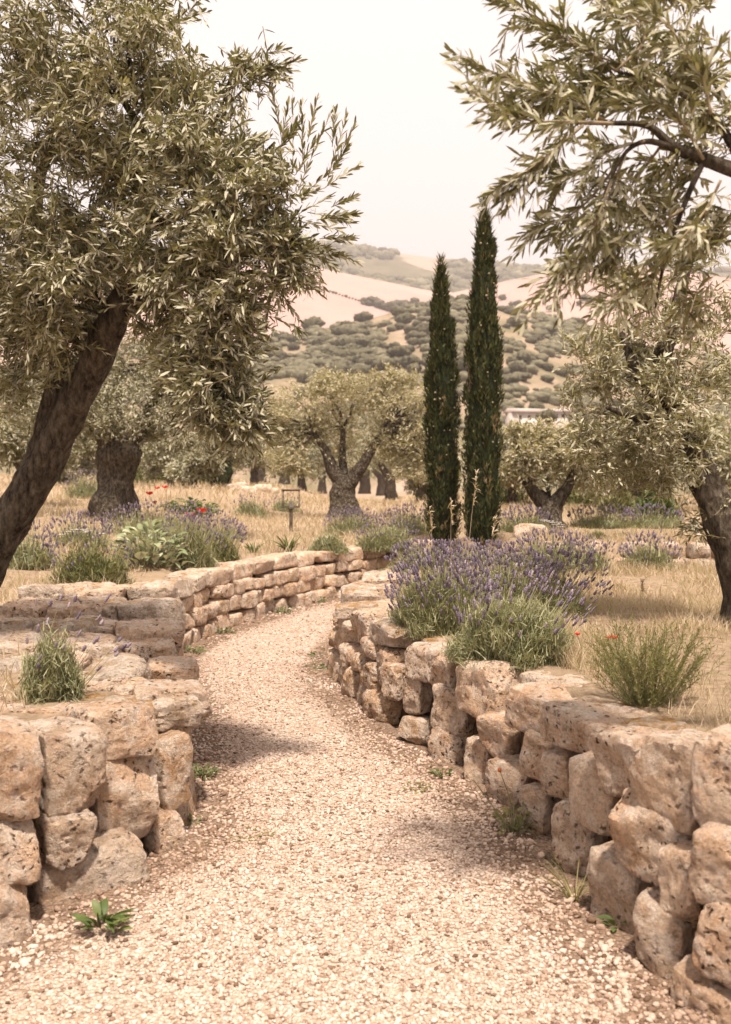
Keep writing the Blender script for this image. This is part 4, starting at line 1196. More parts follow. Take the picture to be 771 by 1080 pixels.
# ------------------------------------------------------------------ plants
def blade_set(mb, B, D, L, W, bend, r, col, segs=2):
    """grass-like blades: B bases, D directions, bending down along the way"""
    n = len(B)
    D = unit(D)
    S = unit(np.cross(D, np.array([0, 0, 1.0]) + .3 * r.normal(size=(n, 3))))
    pts = []
    for i in range(segs + 1):
        t = i / segs
        p = B + D * (L * t)[:, None]
        p[:, 2] -= bend * L * t * t
        pts.append(p)
    vs = []
    for i in range(segs):
        w = W * (1 - .55 * (i / segs) ** 2)
        vs += [pts[i] - S * w[:, None], pts[i] + S * w[:, None]]
    vs.append(pts[-1])
    k = 2 * segs + 1
    v = np.stack(vs, 1)
    base = (np.arange(n) * k)[:, None]
    n0 = mb.n
    c = np.repeat(col, k)
    fq = []
    for i in range(segs - 1):
        fq.append(base + np.array([2 * i, 2 * i + 1, 2 * i + 3, 2 * i + 2]))
    ft = base + np.array([2 * segs - 2, 2 * segs - 1, 2 * segs])
    mb.v.append(v.reshape(-1, 3)); mb.c.append(c); mb.n += n * k
    if fq: mb.f.setdefault(4, []).append(np.concatenate(fq) + n0)
    mb.f.setdefault(3, []).append(ft + n0)

def flower_heads(mb, T, D, L, R, r, col):
    """lavender spikes: stacked whorls, bumpy spindle of 3 rings"""
    n = len(T)
    D = unit(D)
    S = unit(np.cross(D, r.normal(size=(n, 3)))); O = np.cross(D, S)
    prof = [(0, .45), (.18, 1), (.34, .6), (.5, 1.0), (.66, .55), (.8, .75), (1.0, .12)]
    ang = np.linspace(0, 2 * np.pi, 4, endpoint=False)
    rings = []
    for i, (t, w) in enumerate(prof):
        a = ang + .7 * i
        ring = T[:, None] + D[:, None] * (L * t)[:, None, None] + (S[:, None] * np.cos(a)[None, :, None] + O[:, None] * np.sin(a)[None, :, None]) * (R * w)[:, None, None]
        rings.append(ring)
    v = np.stack(rings, 1)
    m = len(prof)
    ii = np.arange(m * 4).reshape(m, 4); nn = np.roll(ii, -1, 1)
    f = np.stack([ii[:-1], nn[:-1], nn[1:], ii[1:]], -1).reshape(-1, 4)
    f = (f[None] + (np.arange(n) * m * 4)[:, None, None]).reshape(-1, 4)
    mb.add(v.reshape(-1, 3), f, np.repeat(np.clip(col, 0, 1), m * 4))

def lavender(label, u, v, wpx, hpx, seed, leaf='lav_leaf', nleaf=1400, nfl=160, bias=(0, 0), flh=1.0, group=None, d=None, cat='lavender', name='lavender_bush', head=(.026, .0075), leafw=.0026, deep=1.0, flcol=.5):
    r = np.random.default_rng(seed)
    b = Gp(u, v) if d is None else at(u, v, d)
    k = b.y / FPX
    R, H = wpx * k / 2, hpx * k
    b.y += R * .6
    b.z = float(G(b.x, b.y)) - .02
    t = empty(name, b, label, cat, group)
    lf = MB()
    n = int(nleaf * (1.9 if b.y < 8 else 1.3))
    if b.y < 8: leafw = leafw * .7; n = int(n * 1.5)
    # tips fill a dome; blades grow from lower inside it
    th = r.uniform(0, 6.283, n); el = np.arcsin(r.uniform(0.02, 1, n))
    rad = r.uniform(.55, 1.0, n) ** .6
    lump = np.array([1 + .30 * mnoise.noise((math.cos(a) * 2 + seed, math.sin(a) * 2, e * 2.5)) + .22 * mnoise.noise((math.cos(a) * 5 + seed, math.sin(a) * 5, e * 6)) for a, e in zip(th, el)])
    tip = np.stack([np.cos(th) * np.cos(el) * R, np.sin(th) * np.cos(el) * R * deep, np.sin(el) * H * .88], 1) * (rad * lump)[:, None]
    D = unit(tip / np.array([R, R, H]) * np.array([.8, .8, .6]) + np.array([0, 0, .75]) + .5 * r.normal(size=(n, 3)))
    L = r.uniform(.05, .13, n) * (0.55 + .9 * min(H, .5) / .4)
    if b.y < 9: L *= .52
    B = np.array(b) + tip - D * (L * .9)[:, None]
    B[:, 2] = np.maximum(B[:, 2], b.z)
    W = leafw * r.uniform(.7, 1.3, n) * (1 + b.y / 14)
    col = np.clip(r.normal(.5, .2, n) + .8 * (lump - 1), 0, 1)
    blade_set(lf, B, D, L, W, .15, r, col)
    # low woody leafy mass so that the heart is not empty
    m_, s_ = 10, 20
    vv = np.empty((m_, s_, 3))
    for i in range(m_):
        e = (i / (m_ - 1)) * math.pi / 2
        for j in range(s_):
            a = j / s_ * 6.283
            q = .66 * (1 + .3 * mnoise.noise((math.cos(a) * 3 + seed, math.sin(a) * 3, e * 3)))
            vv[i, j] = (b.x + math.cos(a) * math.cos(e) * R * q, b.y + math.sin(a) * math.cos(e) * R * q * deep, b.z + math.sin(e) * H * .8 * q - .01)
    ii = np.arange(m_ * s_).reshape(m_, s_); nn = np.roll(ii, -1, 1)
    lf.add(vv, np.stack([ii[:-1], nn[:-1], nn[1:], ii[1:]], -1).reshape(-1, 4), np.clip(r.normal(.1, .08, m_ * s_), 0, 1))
    lf.build('foliage', M[leaf], t, smooth=False)
    if nfl:
        st, fl = MB(), MB()
        th = r.uniform(0, 6.283, nfl); el = np.arcsin(r.uniform(0.1, 1, nfl))
        base = np.stack([np.cos(th) * np.cos(el) * R * .8, np.sin(th) * np.cos(el) * R * .8 * deep, np.sin(el) * H * .72], 1)
        D = unit(base / np.array([R, R, H]) * np.array([.55, .5, .3]) + np.array([bias[0], bias[1], 1.0]) + .13 * r.normal(size=(nfl, 3)))
        L = r.uniform(.5, 1.0, nfl) * (.12 + .32 * H) * flh
        Bp = np.array(b) + base
        blade_set(st, Bp - D * .05, D, L + .05, np.full(nfl, .0016 * (1 + b.y / 9)), .05, r, r.random(nfl))
        T = Bp + D * (L * .92)[:, None]; T[:, 2] -= .05 * L * .8
        hl = r.uniform(.7, 1.4, nfl) * head[0] * 1.35
        flower_heads(fl, T, D, hl, r.uniform(.75, 1.25, nfl) * head[1] * (1 + b.y / 30), r, r.normal(flcol, .22, nfl))
        st.build('flower_stems', M['lav_stem'], t, smooth=False)
        fo = fl.build('flower_spikes', M['lav_flower'], t, smooth=False); fo['kind'] = 'stuff'
    return t

# big right-hand group on top of the wall
lavender('silvery green lavender cushion on top of the right wall, in front of the purple ones', 545, 700, 140, 78, 1, nleaf=5200, nfl=150, bias=(.45, .1), flh=1.3)
lavender('purple lavender at the left end of the big clump, spilling over the right wall', 468, 668, 120, 72, 2, nleaf=4200, nfl=420, bias=(-.05, 0))
lavender('purple lavender in the middle of the big clump, behind the silvery cushion', 540, 652, 130, 60, 3, nleaf=2800, nfl=420, bias=(.1, 0))
lavender('lavender at the right end of the big clump with spikes leaning over dry grass', 590, 656, 80, 56, 4, nleaf=1500, nfl=170, bias=(.5, 0), flh=1.35)
lavender('lavender at the back of the big clump, below the tall cypress', 505, 606, 120, 30, 5, nleaf=1800, nfl=360, flh=.8)
lavender('lavender behind the big clump, toward the terrace wall', 585, 608, 100, 40, 6, nleaf=1800, nfl=330)
lavender('lavender at the back left of the big clump, below the shorter cypress', 450, 606, 90, 32, 7, nleaf=1500, nfl=260, flh=.8)
lavender('ragged lavender beside the left end of the terrace wall', 625, 604, 50, 32, 8, nleaf=900, nfl=90)
# left bed
lavender('bushy dark green lavender at the left edge above the stepped wall', 88, 620, 88, 52, 11, leaf='lav_dark', nleaf=3200, nfl=60)
lavender('pale lavender with upright purple spikes right of the large leaved plant', 200, 602, 56, 56, 12, nleaf=1600, nfl=150, bias=(.1, 0), flh=1.3)
lavender('rounded green lavender standing just behind the bend of the wall', 229, 594, 46, 38, 13, leaf='lav_dark', nleaf=1800, nfl=90, flh=1.5, bias=(.2, 0))
lavender('low grey cushion shrub above the curved wall right of the lantern', 346, 583, 46, 26, 14, nleaf=1400, nfl=0, cat='shrub', name='cushion_shrub')
lavender('grey green lavender at the right end of the curved wall', 408, 580, 72, 30, 15, nleaf=1700, nfl=110)
lavender('purple lavender drift at the foot of the centre olive', 372, 564, 70, 24, 16, nleaf=900, nfl=230)
lavender('purple lavender in the dry grass left of the shorter cypress', 430, 566, 66, 28, 17, nleaf=900, nfl=230)
lavender('pale lavender clump in the grass left of the lantern', 262, 546, 42, 22, 18, nleaf=800, nfl=70)
lavender('purple lavender behind the large leaved plant', 150, 572, 120, 36, 19, nleaf=1200, nfl=260)
lavender('lavender far left in front of the foreground trunk', 78, 578, 70, 30, 20, nleaf=900, nfl=160)
lavender('faint purple lavender behind the burled olive trunk', 85, 526, 46, 28, 21, nleaf=600, nfl=160)
lavender('purple lavender row behind the red poppies', 215, 572, 90, 22, 22, nleaf=700, nfl=200, flh=1.0)
lavender('small lavender mound in the grass behind the lantern', 300, 540, 36, 18, 23, nleaf=500, nfl=60)
lavender('lavender at the foot of the Y shaped olive', 556, 560, 60, 20, 24, nleaf=600, nfl=170)
lavender('lavender beside the terrace wall at the right edge', 690, 603, 60, 34, 25, nleaf=1300, nfl=150)
lavender('dark round clipped shrub on the terrace at right', 632, 570, 26, 14, 26, leaf='lav_dark', nleaf=1400, nfl=0, cat='shrub', name='clipped_shrub')
lavender('flat dark shrub right of the round clipped one', 664, 568, 28, 10, 27, leaf='lav_dark', nleaf=1000, nfl=0, cat='shrub', name='clipped_shrub')
lavender('faded lavender on the terrace behind the clipped shrubs', 640, 556, 80, 18, 28, nleaf=700, nfl=200)
lavender('lavender row at right under the far olives', 695, 556, 70, 18, 29, nleaf=700, nfl=180)
for (u_, v_, w_, h_, lab_) in [(300, 513, 60, 28, 'dark bush behind the lantern under the far olives'), (345, 515, 70, 26, 'dark bush left of the centre olive trunk, far back'),
                            (402, 519, 66, 28, 'dark bush right of the centre olive trunk, far back'), (448, 524, 60, 30, 'dark bush left of the cypresses, far back'), (150, 510, 70, 26, 'dark bush right of the burled trunk, far back'),
                            (535, 533, 50, 30, 'dark bush right of the taller cypress, far back'), (618, 536, 60, 26, 'dark bush right of the Y shaped olive, far back'), (40, 512, 80, 28, 'dark bush left of the foreground trunk, far back')]:
    lavender(lab_, u_, v_, w_, h_, 200 + u_, leaf='lav_dark', nleaf=1500, nfl=0, cat='shrub', name='leafy_bush', leafw=.006)
lavender('bright green bush under the far olives at the right', 695, 552, 50, 46, 30, leaf='green', nleaf=2200, nfl=0, cat='shrub', name='leafy_bush', leafw=.006)
lavender('dark leafy bush beside the bright green one', 655, 545, 46, 34, 31, leaf='lav_dark', nleaf=1500, nfl=0, cat='shrub', name='leafy_bush', leafw=.006)
lavender('dark green thicket left of the far dark cypress', 195, 510, 60, 36, 32, leaf='lav_dark', nleaf=2200, nfl=0, cat='shrub', name='leafy_bush', leafw=.006)
lavender('grey lavender with long purple stalks at the left edge beside the stepped slabs', 48, 742, 74, 84, 33, nleaf=2600, nfl=26, bias=(.45, 0), flh=1.5)
def bushy_weed(label, u, v, R, H, seed, n=150):
    r = np.random.default_rng(seed)
    b = Gp(u, v); b.y += .12; b.z = float(G(b.x, b.y))
    t = empty('bushy_weed', b, label, 'weed')
    lf, tw = MB(), MB()
    a = r.uniform(0, 6.283, n); q = r.random(n) ** .6
    B = np.array(b) + np.stack([np.cos(a) * q * R * .3, np.sin(a) * q * R * .3, 0 * a], 1)
    D = unit(np.stack([np.cos(a) * q * R / H * 1.0, np.sin(a) * q * R / H * 1.0, np.ones(n)], 1) + .13 * r.normal(size=(n, 3)))
    L = H * r.uniform(.55, 1.08, n)
    sprigs(B, D, L, 34, .024, .0042, lf, tw, .08, .8, 4, twr=.0016)
    # side shoots
    k = r.integers(0, n, 260); f = r.uniform(.35, .9, 260)
    B2 = B[k] + D[k] * (L[k] * f)[:, None]
    D2 = unit(D[k] + .55 * r.normal(size=(260, 3)) + np.array([0, 0, .3]))
    sprigs(B2, D2, r.uniform(.06, .13, 260), 16, .02, .004, lf, tw, .1, .8, 4, twr=.001)
    lf.build('foliage', M['yellowgreen'], t, smooth=False); tw.build('stems', M['lav_stem'], t)
bushy_weed('olive green bushy weed at the right edge behind the wall', 692, 752, .30, .40, 34)
lavender('lavender drift near the left edge behind the dark green lavender', 20, 600, 70, 40, 35, nleaf=1000, nfl=140)

def leafy_plant(label, base, n, R, H, ll, lw, mat, seed, cat='plant', name='leafy_plant', rise=.6, stems=True):
    """broad-leaved clump: each leaf a bent lens of 8 points"""
    r = np.random.default_rng(seed)
    t = empty(name, base, label, cat)
    mb, sm = MB(), MB()
    for i in range(n):
        a = r.uniform(0, 6.283); q = r.random() ** .6
        h = H * r.uniform(.15, 1) * (1 - .45 * q)
        p = np.array(base) + np.array([math.cos(a) * R * q * .8, math.sin(a) * R * q * .8, h])
        d = unit(np.array([math.cos(a), math.sin(a), rise + r.normal(0, .3)]) + .2 * r.normal(size=3))
        s = unit(np.cross(d, [0, 0, 1]) + .25 * r.normal(size=3)); nn = np.cross(s, d)
        l = ll * r.uniform(.6, 1.2); w = lw * r.uniform(.75, 1.2)
        pr = [(0, .12), (.25, .85), (.5, 1), (.78, .6), (1, 0)]
        L_, R_, C_ = [], [], []
        for f, ww in pr:
            c = p + d * l * f - np.array([0, 0, 1]) * l * .35 * f * f
            L_.append(c - s * w * ww + nn * w * .3 * ww); R_.append(c + s * w * ww + nn * w * .3 * ww); C_.append(c)
        v = L_ + C_ + R_; m = len(pr)
        fc = []
        for j in range(m - 1):
            fc.append((j, m + j, m + j + 1, j + 1)); fc.append((m + j, 2 * m + j, 2 * m + j + 1, m + j + 1))
        mb.add(v, fc, np.full(len(v), np.clip(r.normal(.5, .22), 0, 1)))
        if stems:
            sm.tube([np.array(base) + np.array([math.cos(a) * R * q * .25, math.sin(a) * R * q * .25, -.01]), p], [.003, .002], 4, 2)
    mb.build('leaves', M[mat], t)
    if stems: sm.build('stems', M['lav_stem'], t)
    return t

b = Gp(152, 604); b.y += .22; b.z = float(G(b.x, b.y))
leafy_plant('large leaved grey felted plant in the left bed behind the stepped wall', b, 240, .46, .54, .16, .036, 'sage', 1, 'plant', 'felted_plant', .8)
b = Gp(196, 545)
leafy_plant('bright green leafy patch with poppies in the dry grass', b + Vector((0, .3, 0)), 240, .62, .36, .15, .04, 'green', 2, 'plant', 'leafy_plant')
b = Gp(160, 535)
def gp0(u, v):
    r = ray(u, v); d = -CAMZ / r.z; p = Vector((0, 0, CAMZ)) + r * d; p.z = .02; return p

# low green weeds on the path
leafy_plant('dark green rosette weed in the gravel below the left boulders', gp0(110, 990), 22, .06, .07, .12, .014, 'green', 3, 'weed', 'rosette_weed', .9, False)
leafy_plant('small spreading weed at the foot of the left wall end', gp0(214, 822), 60, .10, .06, .035, .007, 'green', 4, 'weed', 'creeping_weed', .5)
leafy_plant('tuft of weed at the foot of the curved wall, left of its middle', gp0(237, 670), 40, .12, .07, .05, .012, 'green', 5, 'weed', 'creeping_weed', .5)
leafy_plant('weed growing at the inner corner of the curved wall', gp0(205, 690), 30, .12, .05, .05, .012, 'green', 6, 'weed', 'creeping_weed', .5)
leafy_plant('weed at the foot of the curved wall below the lantern', gp0(301, 648), 40, .13, .08, .05, .013, 'green', 7, 'weed', 'creeping_weed', .5)
leafy_plant('weed where the curved wall meets the path at the far bend', gp0(334, 637), 44, .16, .09, .05, .014, 'green', 8, 'weed', 'creeping_weed', .5)
leafy_plant('flat green weed beside the nose of the right wall', gp0(336, 706), 26, .12, .02, .05, .010, 'green', 9, 'weed', 'creeping_weed', .15, False)
leafy_plant('flat green weed just above its twin beside the right wall nose', gp0(334, 694), 18, .10, .02, .05, .009, 'green', 10, 'weed', 'creeping_weed', .15, False)
leafy_plant('little weed in the gap under the lowest right boulders', gp0(651, 985), 14, .03, .04, .06, .010, 'green', 12, 'weed', 'rosette_weed', .9, False)
leafy_plant('weed at the foot of the right wall where the pitted stone sits', gp0(466, 822), 26, .07, .04, .03, .007, 'green', 13, 'weed', 'creeping_weed', .5)
leafy_plant('brown dried moss patch on the gravel near the right wall', gp0(440, 835), 50, .10, .012, .03, .006, 'yellowgreen', 14, 'weed', 'dry_moss', .15, False)
leafy_plant('dry weed patch in the gravel right of the left wall end', gp0(268, 888), 50, .12, .012, .03, .005, 'yellowgreen', 15, 'weed', 'dry_moss', .15, False)
leafy_plant('sparse sprout on the gravel low on the left', gp0(205, 873), 12, .04, .05, .04, .008, 'green', 16, 'weed', 'creeping_weed', .9)
# wild flower with a single bud by the right wall
b = gp0(540, 884)
w = leafy_plant('spindly wildflower with orange bud growing out of the right wall foot', b, 34, .12, .16, .06, .013, 'yellowgreen', 17, 'wildflower', 'wildflower', .6)
sm = MB(); top = at(527, 812, b.y - .02)
sm.tube([b, b.lerp(top, .5) + Vector((.02, 0, 0)), top], [.003, .0025, .0015], 5, 5)
sm.tube([b, at(505, 830, b.y - .05), at(497, 822, b.y - .05)], [.003, .002, .001], 5, 5)
stk = sm.build('stalk', M['lav_stem'], w)
fm = MB(); V0, F0 = ico(); fm.add(V0 * np.array([.010, .010, .012]) + np.array(top), F0, np.full(12, .6)); fm.build('bud', M['orange_petal'], w).parent = stk

def tuft(label, base, n, L, W, spread, mat, seed, cat='grass tuft', name='grass_tuft', bend=.35, part='blades'):
    r = np.random.default_rng(seed)
    t = empty(name, base, label, cat)
    mb = MB()
    a = r.uniform(0, 6.283, n)
    D = np.stack([np.cos(a) * spread, np.sin(a) * spread, np.ones(n)], 1) + .25 * r.normal(size=(n, 3))
    B = np.array(base) + np.stack([np.cos(a), np.sin(a), 0 * a], 1) * .015 * r.random((n, 1)) * (1 + L * 4)
    blade_set(mb, B, D, L * r.uniform(.5, 1.1, n), np.full(n, W), bend, r, r.random(n), 4)
    mb.build(part, M[mat], t, smooth=False)
    return t
tuft('long bladed grass tuft leaning over the gravel by the right boulders', gp0(606, 955), 26, .26, .0022, .7, 'yellowgreen', 1)
tuft('wispy grass tuft against the left wall corner', gp0(203, 762), 26, .30, .002, .45, 'yellowgreen', 2)
tuft('spiky green tuft above the curved wall left of the lantern', Gp(266, 584) + Vector((0, .15, 0)), 34, .28, .008, .7, 'green', 3)
tuft('spiky green tuft right under the lantern post', Gp(303, 583) + Vector((0, .2, 0)), 40, .36, .010, .6, 'green', 4)
tuft('faint sprout of grass in the middle of the gravel', gp0(398, 930), 8, .06, .0012, .6, 'yellowgreen', 5)
tuft('thin dry grass stalks beside the right wall nose', gp0(345, 690), 8, .3, .0015, .2, 'straw', 6)

# tall oat grass in front of the cypresses
def oat(label, u, vb, vt, d, seed, tipu):
    r = np.random.default_rng(seed)
    b = at(u, vb, d); b.z = float(G(b.x, b.y)); tp = at(tipu, vt, d)
    t = empty('oat_grass', b, label, 'grass stalk')
    sm = MB(); sm.tube([b, b.lerp(tp, .5) + Vector((-.01, 0, .02)), tp], [.003, .0025, .0012], 5, 6); sm.build('stalk', M['straw'], t)
    hm = MB(); n = 36
    f = r.uniform(.74, 1.0, n)
    B = np.array(b)[None] * (1 - f[:, None]) + np.array(tp)[None] * f[:, None]
    D = r.normal(size=(n, 3)) * .6 + np.array([0.35, 0, .9])
    blade_set(hm, B, D, r.uniform(.03, .07, n), np.full(n, .0045), .4, r, r.uniform(.6, .92, n))
    hm.build('seed_head', M['straw'], t, smooth=False)
oat('tallest feathery oat stalk in front of the taller cypress', 491, 580, 497, 7.2, 1, 503)
oat('feathery oat stalk in front of the shorter cypress', 478, 580, 527, 7.4, 2, 476)
oat('bent oat stalk at the left of the shorter cypress', 464, 580, 534, 7.3, 3, 453)
oat('short oat stalk at the right foot of the taller cypress', 515, 580, 546, 7.5, 4, 522)
oat('tall dry stalk standing alone in the dry grass at the right', 678, 655, 612, 6.3, 5, 677)

# poppies
def poppy(label, u, v, base_v, s, seed, d=None):
    r = np.random.default_rng(seed)
    b = Gp(u + r.uniform(-3, 3), base_v)
    p = at(u, v, b.y)
    t = empty('poppy', b, label, 'poppy')
    st = MB(); st.tube([b, b.lerp(p, .6) + Vector((.015, 0, 0)), p], [.003, .002, .002], 4, 4); st.build('stem', M['lav_stem'], t)
    mb = MB()
    for i in range(5):
        a = i * 1.257 + r.uniform(0, .4)
        d_ = np.array([math.cos(a), math.sin(a), .55]); s_ = np.array([-math.sin(a), math.cos(a), 0])
        P = np.array(p)
        v_ = [P, P + d_ * s * .5 - s_ * s * .55, P + d_ * s - s_ * s * .4 + np.array([0, 0, s * .3]), P + d_ * s + s_ * s * .4 + np.array([0, 0, s * .3]), P + d_ * s * .5 + s_ * s * .55]
        mb.add(v_, [(0, 1, 2, 3, 4)], np.full(5, r.random()))
    mb.build('petals', M['poppy'], t)
poppy('larger red poppy in front of the green leafy patch, right one of the close pair', 213, 541, 566, 0.083, 1)
poppy('red poppy just left of the larger one, in front of the green patch', 201, 545, 568, 0.075, 2)
poppy('small red poppy at the upper left of the green patch', 158, 522, 545, 0.068, 3)
poppy('small red poppy at the top of the green patch, highest of all', 174, 515, 540, 0.063, 4)
poppy('small red poppy above the green patch, between two others', 166, 516, 541, 0.054, 5)
poppy('faded red poppy low beside the burled olive trunk', 163, 531, 550, 0.053, 6)
poppy('left of two tiny red poppies in the dry grass at right', 641, 674, 705, .017, 7)
poppy('right of two tiny red poppies in the dry grass at right', 648, 674, 706, .019, 8)
poppy('tiny red poppy beside the silvery lavender cushion', 609, 670, 705, .015, 9)

# white flowering umbels by the Y shaped olive
def umbel(label, u, v, bv, n, sp, seed):
    r = np.random.default_rng(seed)
    b = Gp(u, bv); t = empty('white_wildflower', b, label, 'wildflower')
    st, fl = MB(), MB()
    for i in range(n):
        p = np.array(at(u + r.normal(0, sp), v + r.normal(0, 3), b.y + r.normal(0, .15)))
        st.tube([np.array(b), p], [.003, .0015], 4, 2)
        a = r.uniform(0, 6.283, 14); q = r.random((14, 1)) ** .5 * .05
        c = p + np.stack([np.cos(a), np.sin(a), 0 * a], 1) * q
        vv = np.stack([c + [-.012, 0, 0], c + [0, -.012, 0.003], c + [.012, 0, 0], c + [0, .012, 0.003]], 1)
        fl = MB(); fl.add(vv.reshape(-1, 3), np.arange(56).reshape(14, 4), r.random(56)); fl.build('flower_head', M['white_petal'], t, smooth=False)
    st.build('stems', M['lav_stem'], t)
umbel('white flowered wild carrot at the foot of the Y shaped olive', 588, 551, 566, 9, 9, 1)
umbel('white flowers scattered above the dark green lavender at the left', 85, 560, 585, 8, 12, 2)

# pale boulders lying in the grass at the back
for i, (u, v, s, lab) in enumerate([(262, 520, .34, 'pale flat boulder in front of the grey olive bush'), (276, 518, .42, 'pale boulder right of the flat one, in front of the olive bush'), (287, 520, .3, 'small pale boulder, rightmost by the grey olive bush'),
                                    (560, 566, .26, 'flat pale stone at the left foot of the Y shaped olive'), (250, 517, .4, 'long pale boulder left of the flat one at the back')]):
    p = Gp(u, v); SEED[0] += 1
    vv, ff = rock_mesh((s * 1.6, s, s * .8), SEED[0], 8, 3.5, .1)
    o = mesh_np('boulder', vv, ff, TO_, None, True); o.location = p + Vector((0, 0, s * .2)); tag(o, lab, 'boulder')

# ------------------------------------------------------------------ lantern on its post
def lantern():
    b = Gp(307, 562); d = b.y; k = d / FPX
    t = empty('garden_lantern', b, 'square glass garden lantern on a dark post in the dry grass above the curved wall', 'lantern')
    z0 = at(307, 536, d).z; z1 = at(307, 518, d).z
    w = 8.6 * k; x0, y0 = b.x, b.y
    def box(mb, lo, hi):
        lo, hi = np.array(lo), np.array(hi)
        v = np.array([[(lo, hi)[(i >> a) & 1][a] for a in range(3)] for i in range(8)])
        mb.add(v, [(0, 2, 3, 1), (4, 5, 7, 6), (0, 1, 5, 4), (2, 6, 7, 3), (0, 4, 6, 2), (1, 3, 7, 5)])
    m = MB(); m.tube([b - Vector((0, 0, .05)), Vector((x0, y0, z0 - .06)), Vector((x0, y0, z0))], [.032, .030, .045], 10, 3); m.build('post', M['metal'], t, smooth=True)
    m = MB(); box(m, (x0 - .05, y0 - .05, z0 - .015), (x0 + .05, y0 + .05, z0 + .012))
    e = .0055
    for sx in (-1, 1):
        for sy in (-1, 1):
            box(m, (x0 + sx * w - e, y0 + sy * w - e, z0 + .01), (x0 + sx * w + e, y0 + sy * w + e, z1))
    for zz in (z0 + .012, z1 + .002):
        for sy in (-1, 1): box(m, (x0 - w - e * 1.3, y0 + sy * w - e * 1.3, zz), (x0 + w + e * 1.3, y0 + sy * w + e * 1.3, zz + .016))
        for sx in (-1, 1): box(m, (x0 + sx * w - e * 1.2, y0 - w + e * 1.4, zz), (x0 + sx * w + e * 1.2, y0 + w - e * 1.4, zz + .0155))
    fr_ = m.build('frame', M['metal'], t, smooth=False)
    m = MB(); box(m, (x0 - w - .02, y0 - w - .02, z1 + .020), (x0 + w + .02, y0 + w + .02, z1 + .032)); m.build('cap', M['metal'], t, smooth=False).parent = fr_
    m = MB(); 
    for sy in (-1, 1): m.add([(x0 - w, y0 + sy * w, z0 + .03), (x0 + w, y0 + sy * w, z0 + .03), (x0 + w, y0 + sy * w, z1), (x0 - w, y0 + sy * w, z1)], [(0, 1, 2, 3)])
    for sx in (-1, 1): m.add([(x0 + sx * w, y0 - w, z0 + .03), (x0 + sx * w, y0 + w, z0 + .03), (x0 + sx * w, y0 + w, z1), (x0 + sx * w, y0 - w, z1)], [(0, 1, 2, 3)])
    m.build('glass', M['glass'], t, smooth=False).parent = fr_
    m = MB(); m.tube([(x0, y0, z0 + .012), (x0, y0, z0 + .05), (x0, y0, z0 + .12)], [.04, .04, .034], 10, 2); m.build('lamp_holder', M['plaster'], t, smooth=True)
lantern()

# ------------------------------------------------------------------ dry grass (stuff)
def dry_grass():
    mb = MB(); r = np.random.default_rng(77)
    def zone(n, x0, x1, y0, y1, L0, L1, w, dens=None):
        x = r.uniform(x0, x1, n); y = r.uniform(y0, y1, n)
        nz = np.array([mnoise.noise((a * 1.4, c * 1.4, 20)) for a, c in zip(x, y)])
        k = r.random(n) < np.clip(.55 + 1.1 * nz, .08, 1)
        x, y, nz = x[k], y[k], nz[k]
        u, v = proj(np.stack([x, y, G(x, y)], 1))
        k = (u > -160) & (u < 1000); x, y, nz = x[k], y[k], nz[k]
        k = y > 0
        k = ~inside(x, y, POLY) & (edge_dist(x, y) > .50)
        x, y, nz = x[k], y[k], nz[k]; m = len(x)
        a = r.uniform(0, 6.283, m); sp = r.uniform(.1, .75, m)
        D = np.stack([np.cos(a) * sp, np.sin(a) * sp, np.ones(m)], 1)
        B = np.stack([x, y, G(x, y) - .02], 1)
        L = r.uniform(L0, L1, m) * (1 + .5 * nz)
        col = np.clip(r.normal(.5, .22, m) + .3 * nz, 0, .93); col[r.random(m) < .05] = 1.0
        blade_set(mb, B, D, L, np.full(m, w) * r.uniform(.6, 1.3, m), .35, r, col)
    zone(110000, .6, 5.0, 3.0, 7.5, .05, .22, .0014)
    zone(60000, 0.2, 6.0, 7.5, 12.0, .08, .26, .0024)
    zone(60000, -8, 9.0, 12.0, 22.0, .10, .30, .0042)
    zone(30000, -6.0, -1.2, 3.0, 12.0, .08, .28, .0026)
    zone(26000, -14, 14, 22.0, 42.0, .15, .40, .009)
    zone(12000, -26, 26, 42.0, 72.0, .2, .45, .016)
    o = mb.build('grass', M['straw'], None, smooth=False)
    tag(o, 'sun bleached dry grass covering the planted ground', 'grass', kind='stuff')
dry_grass()

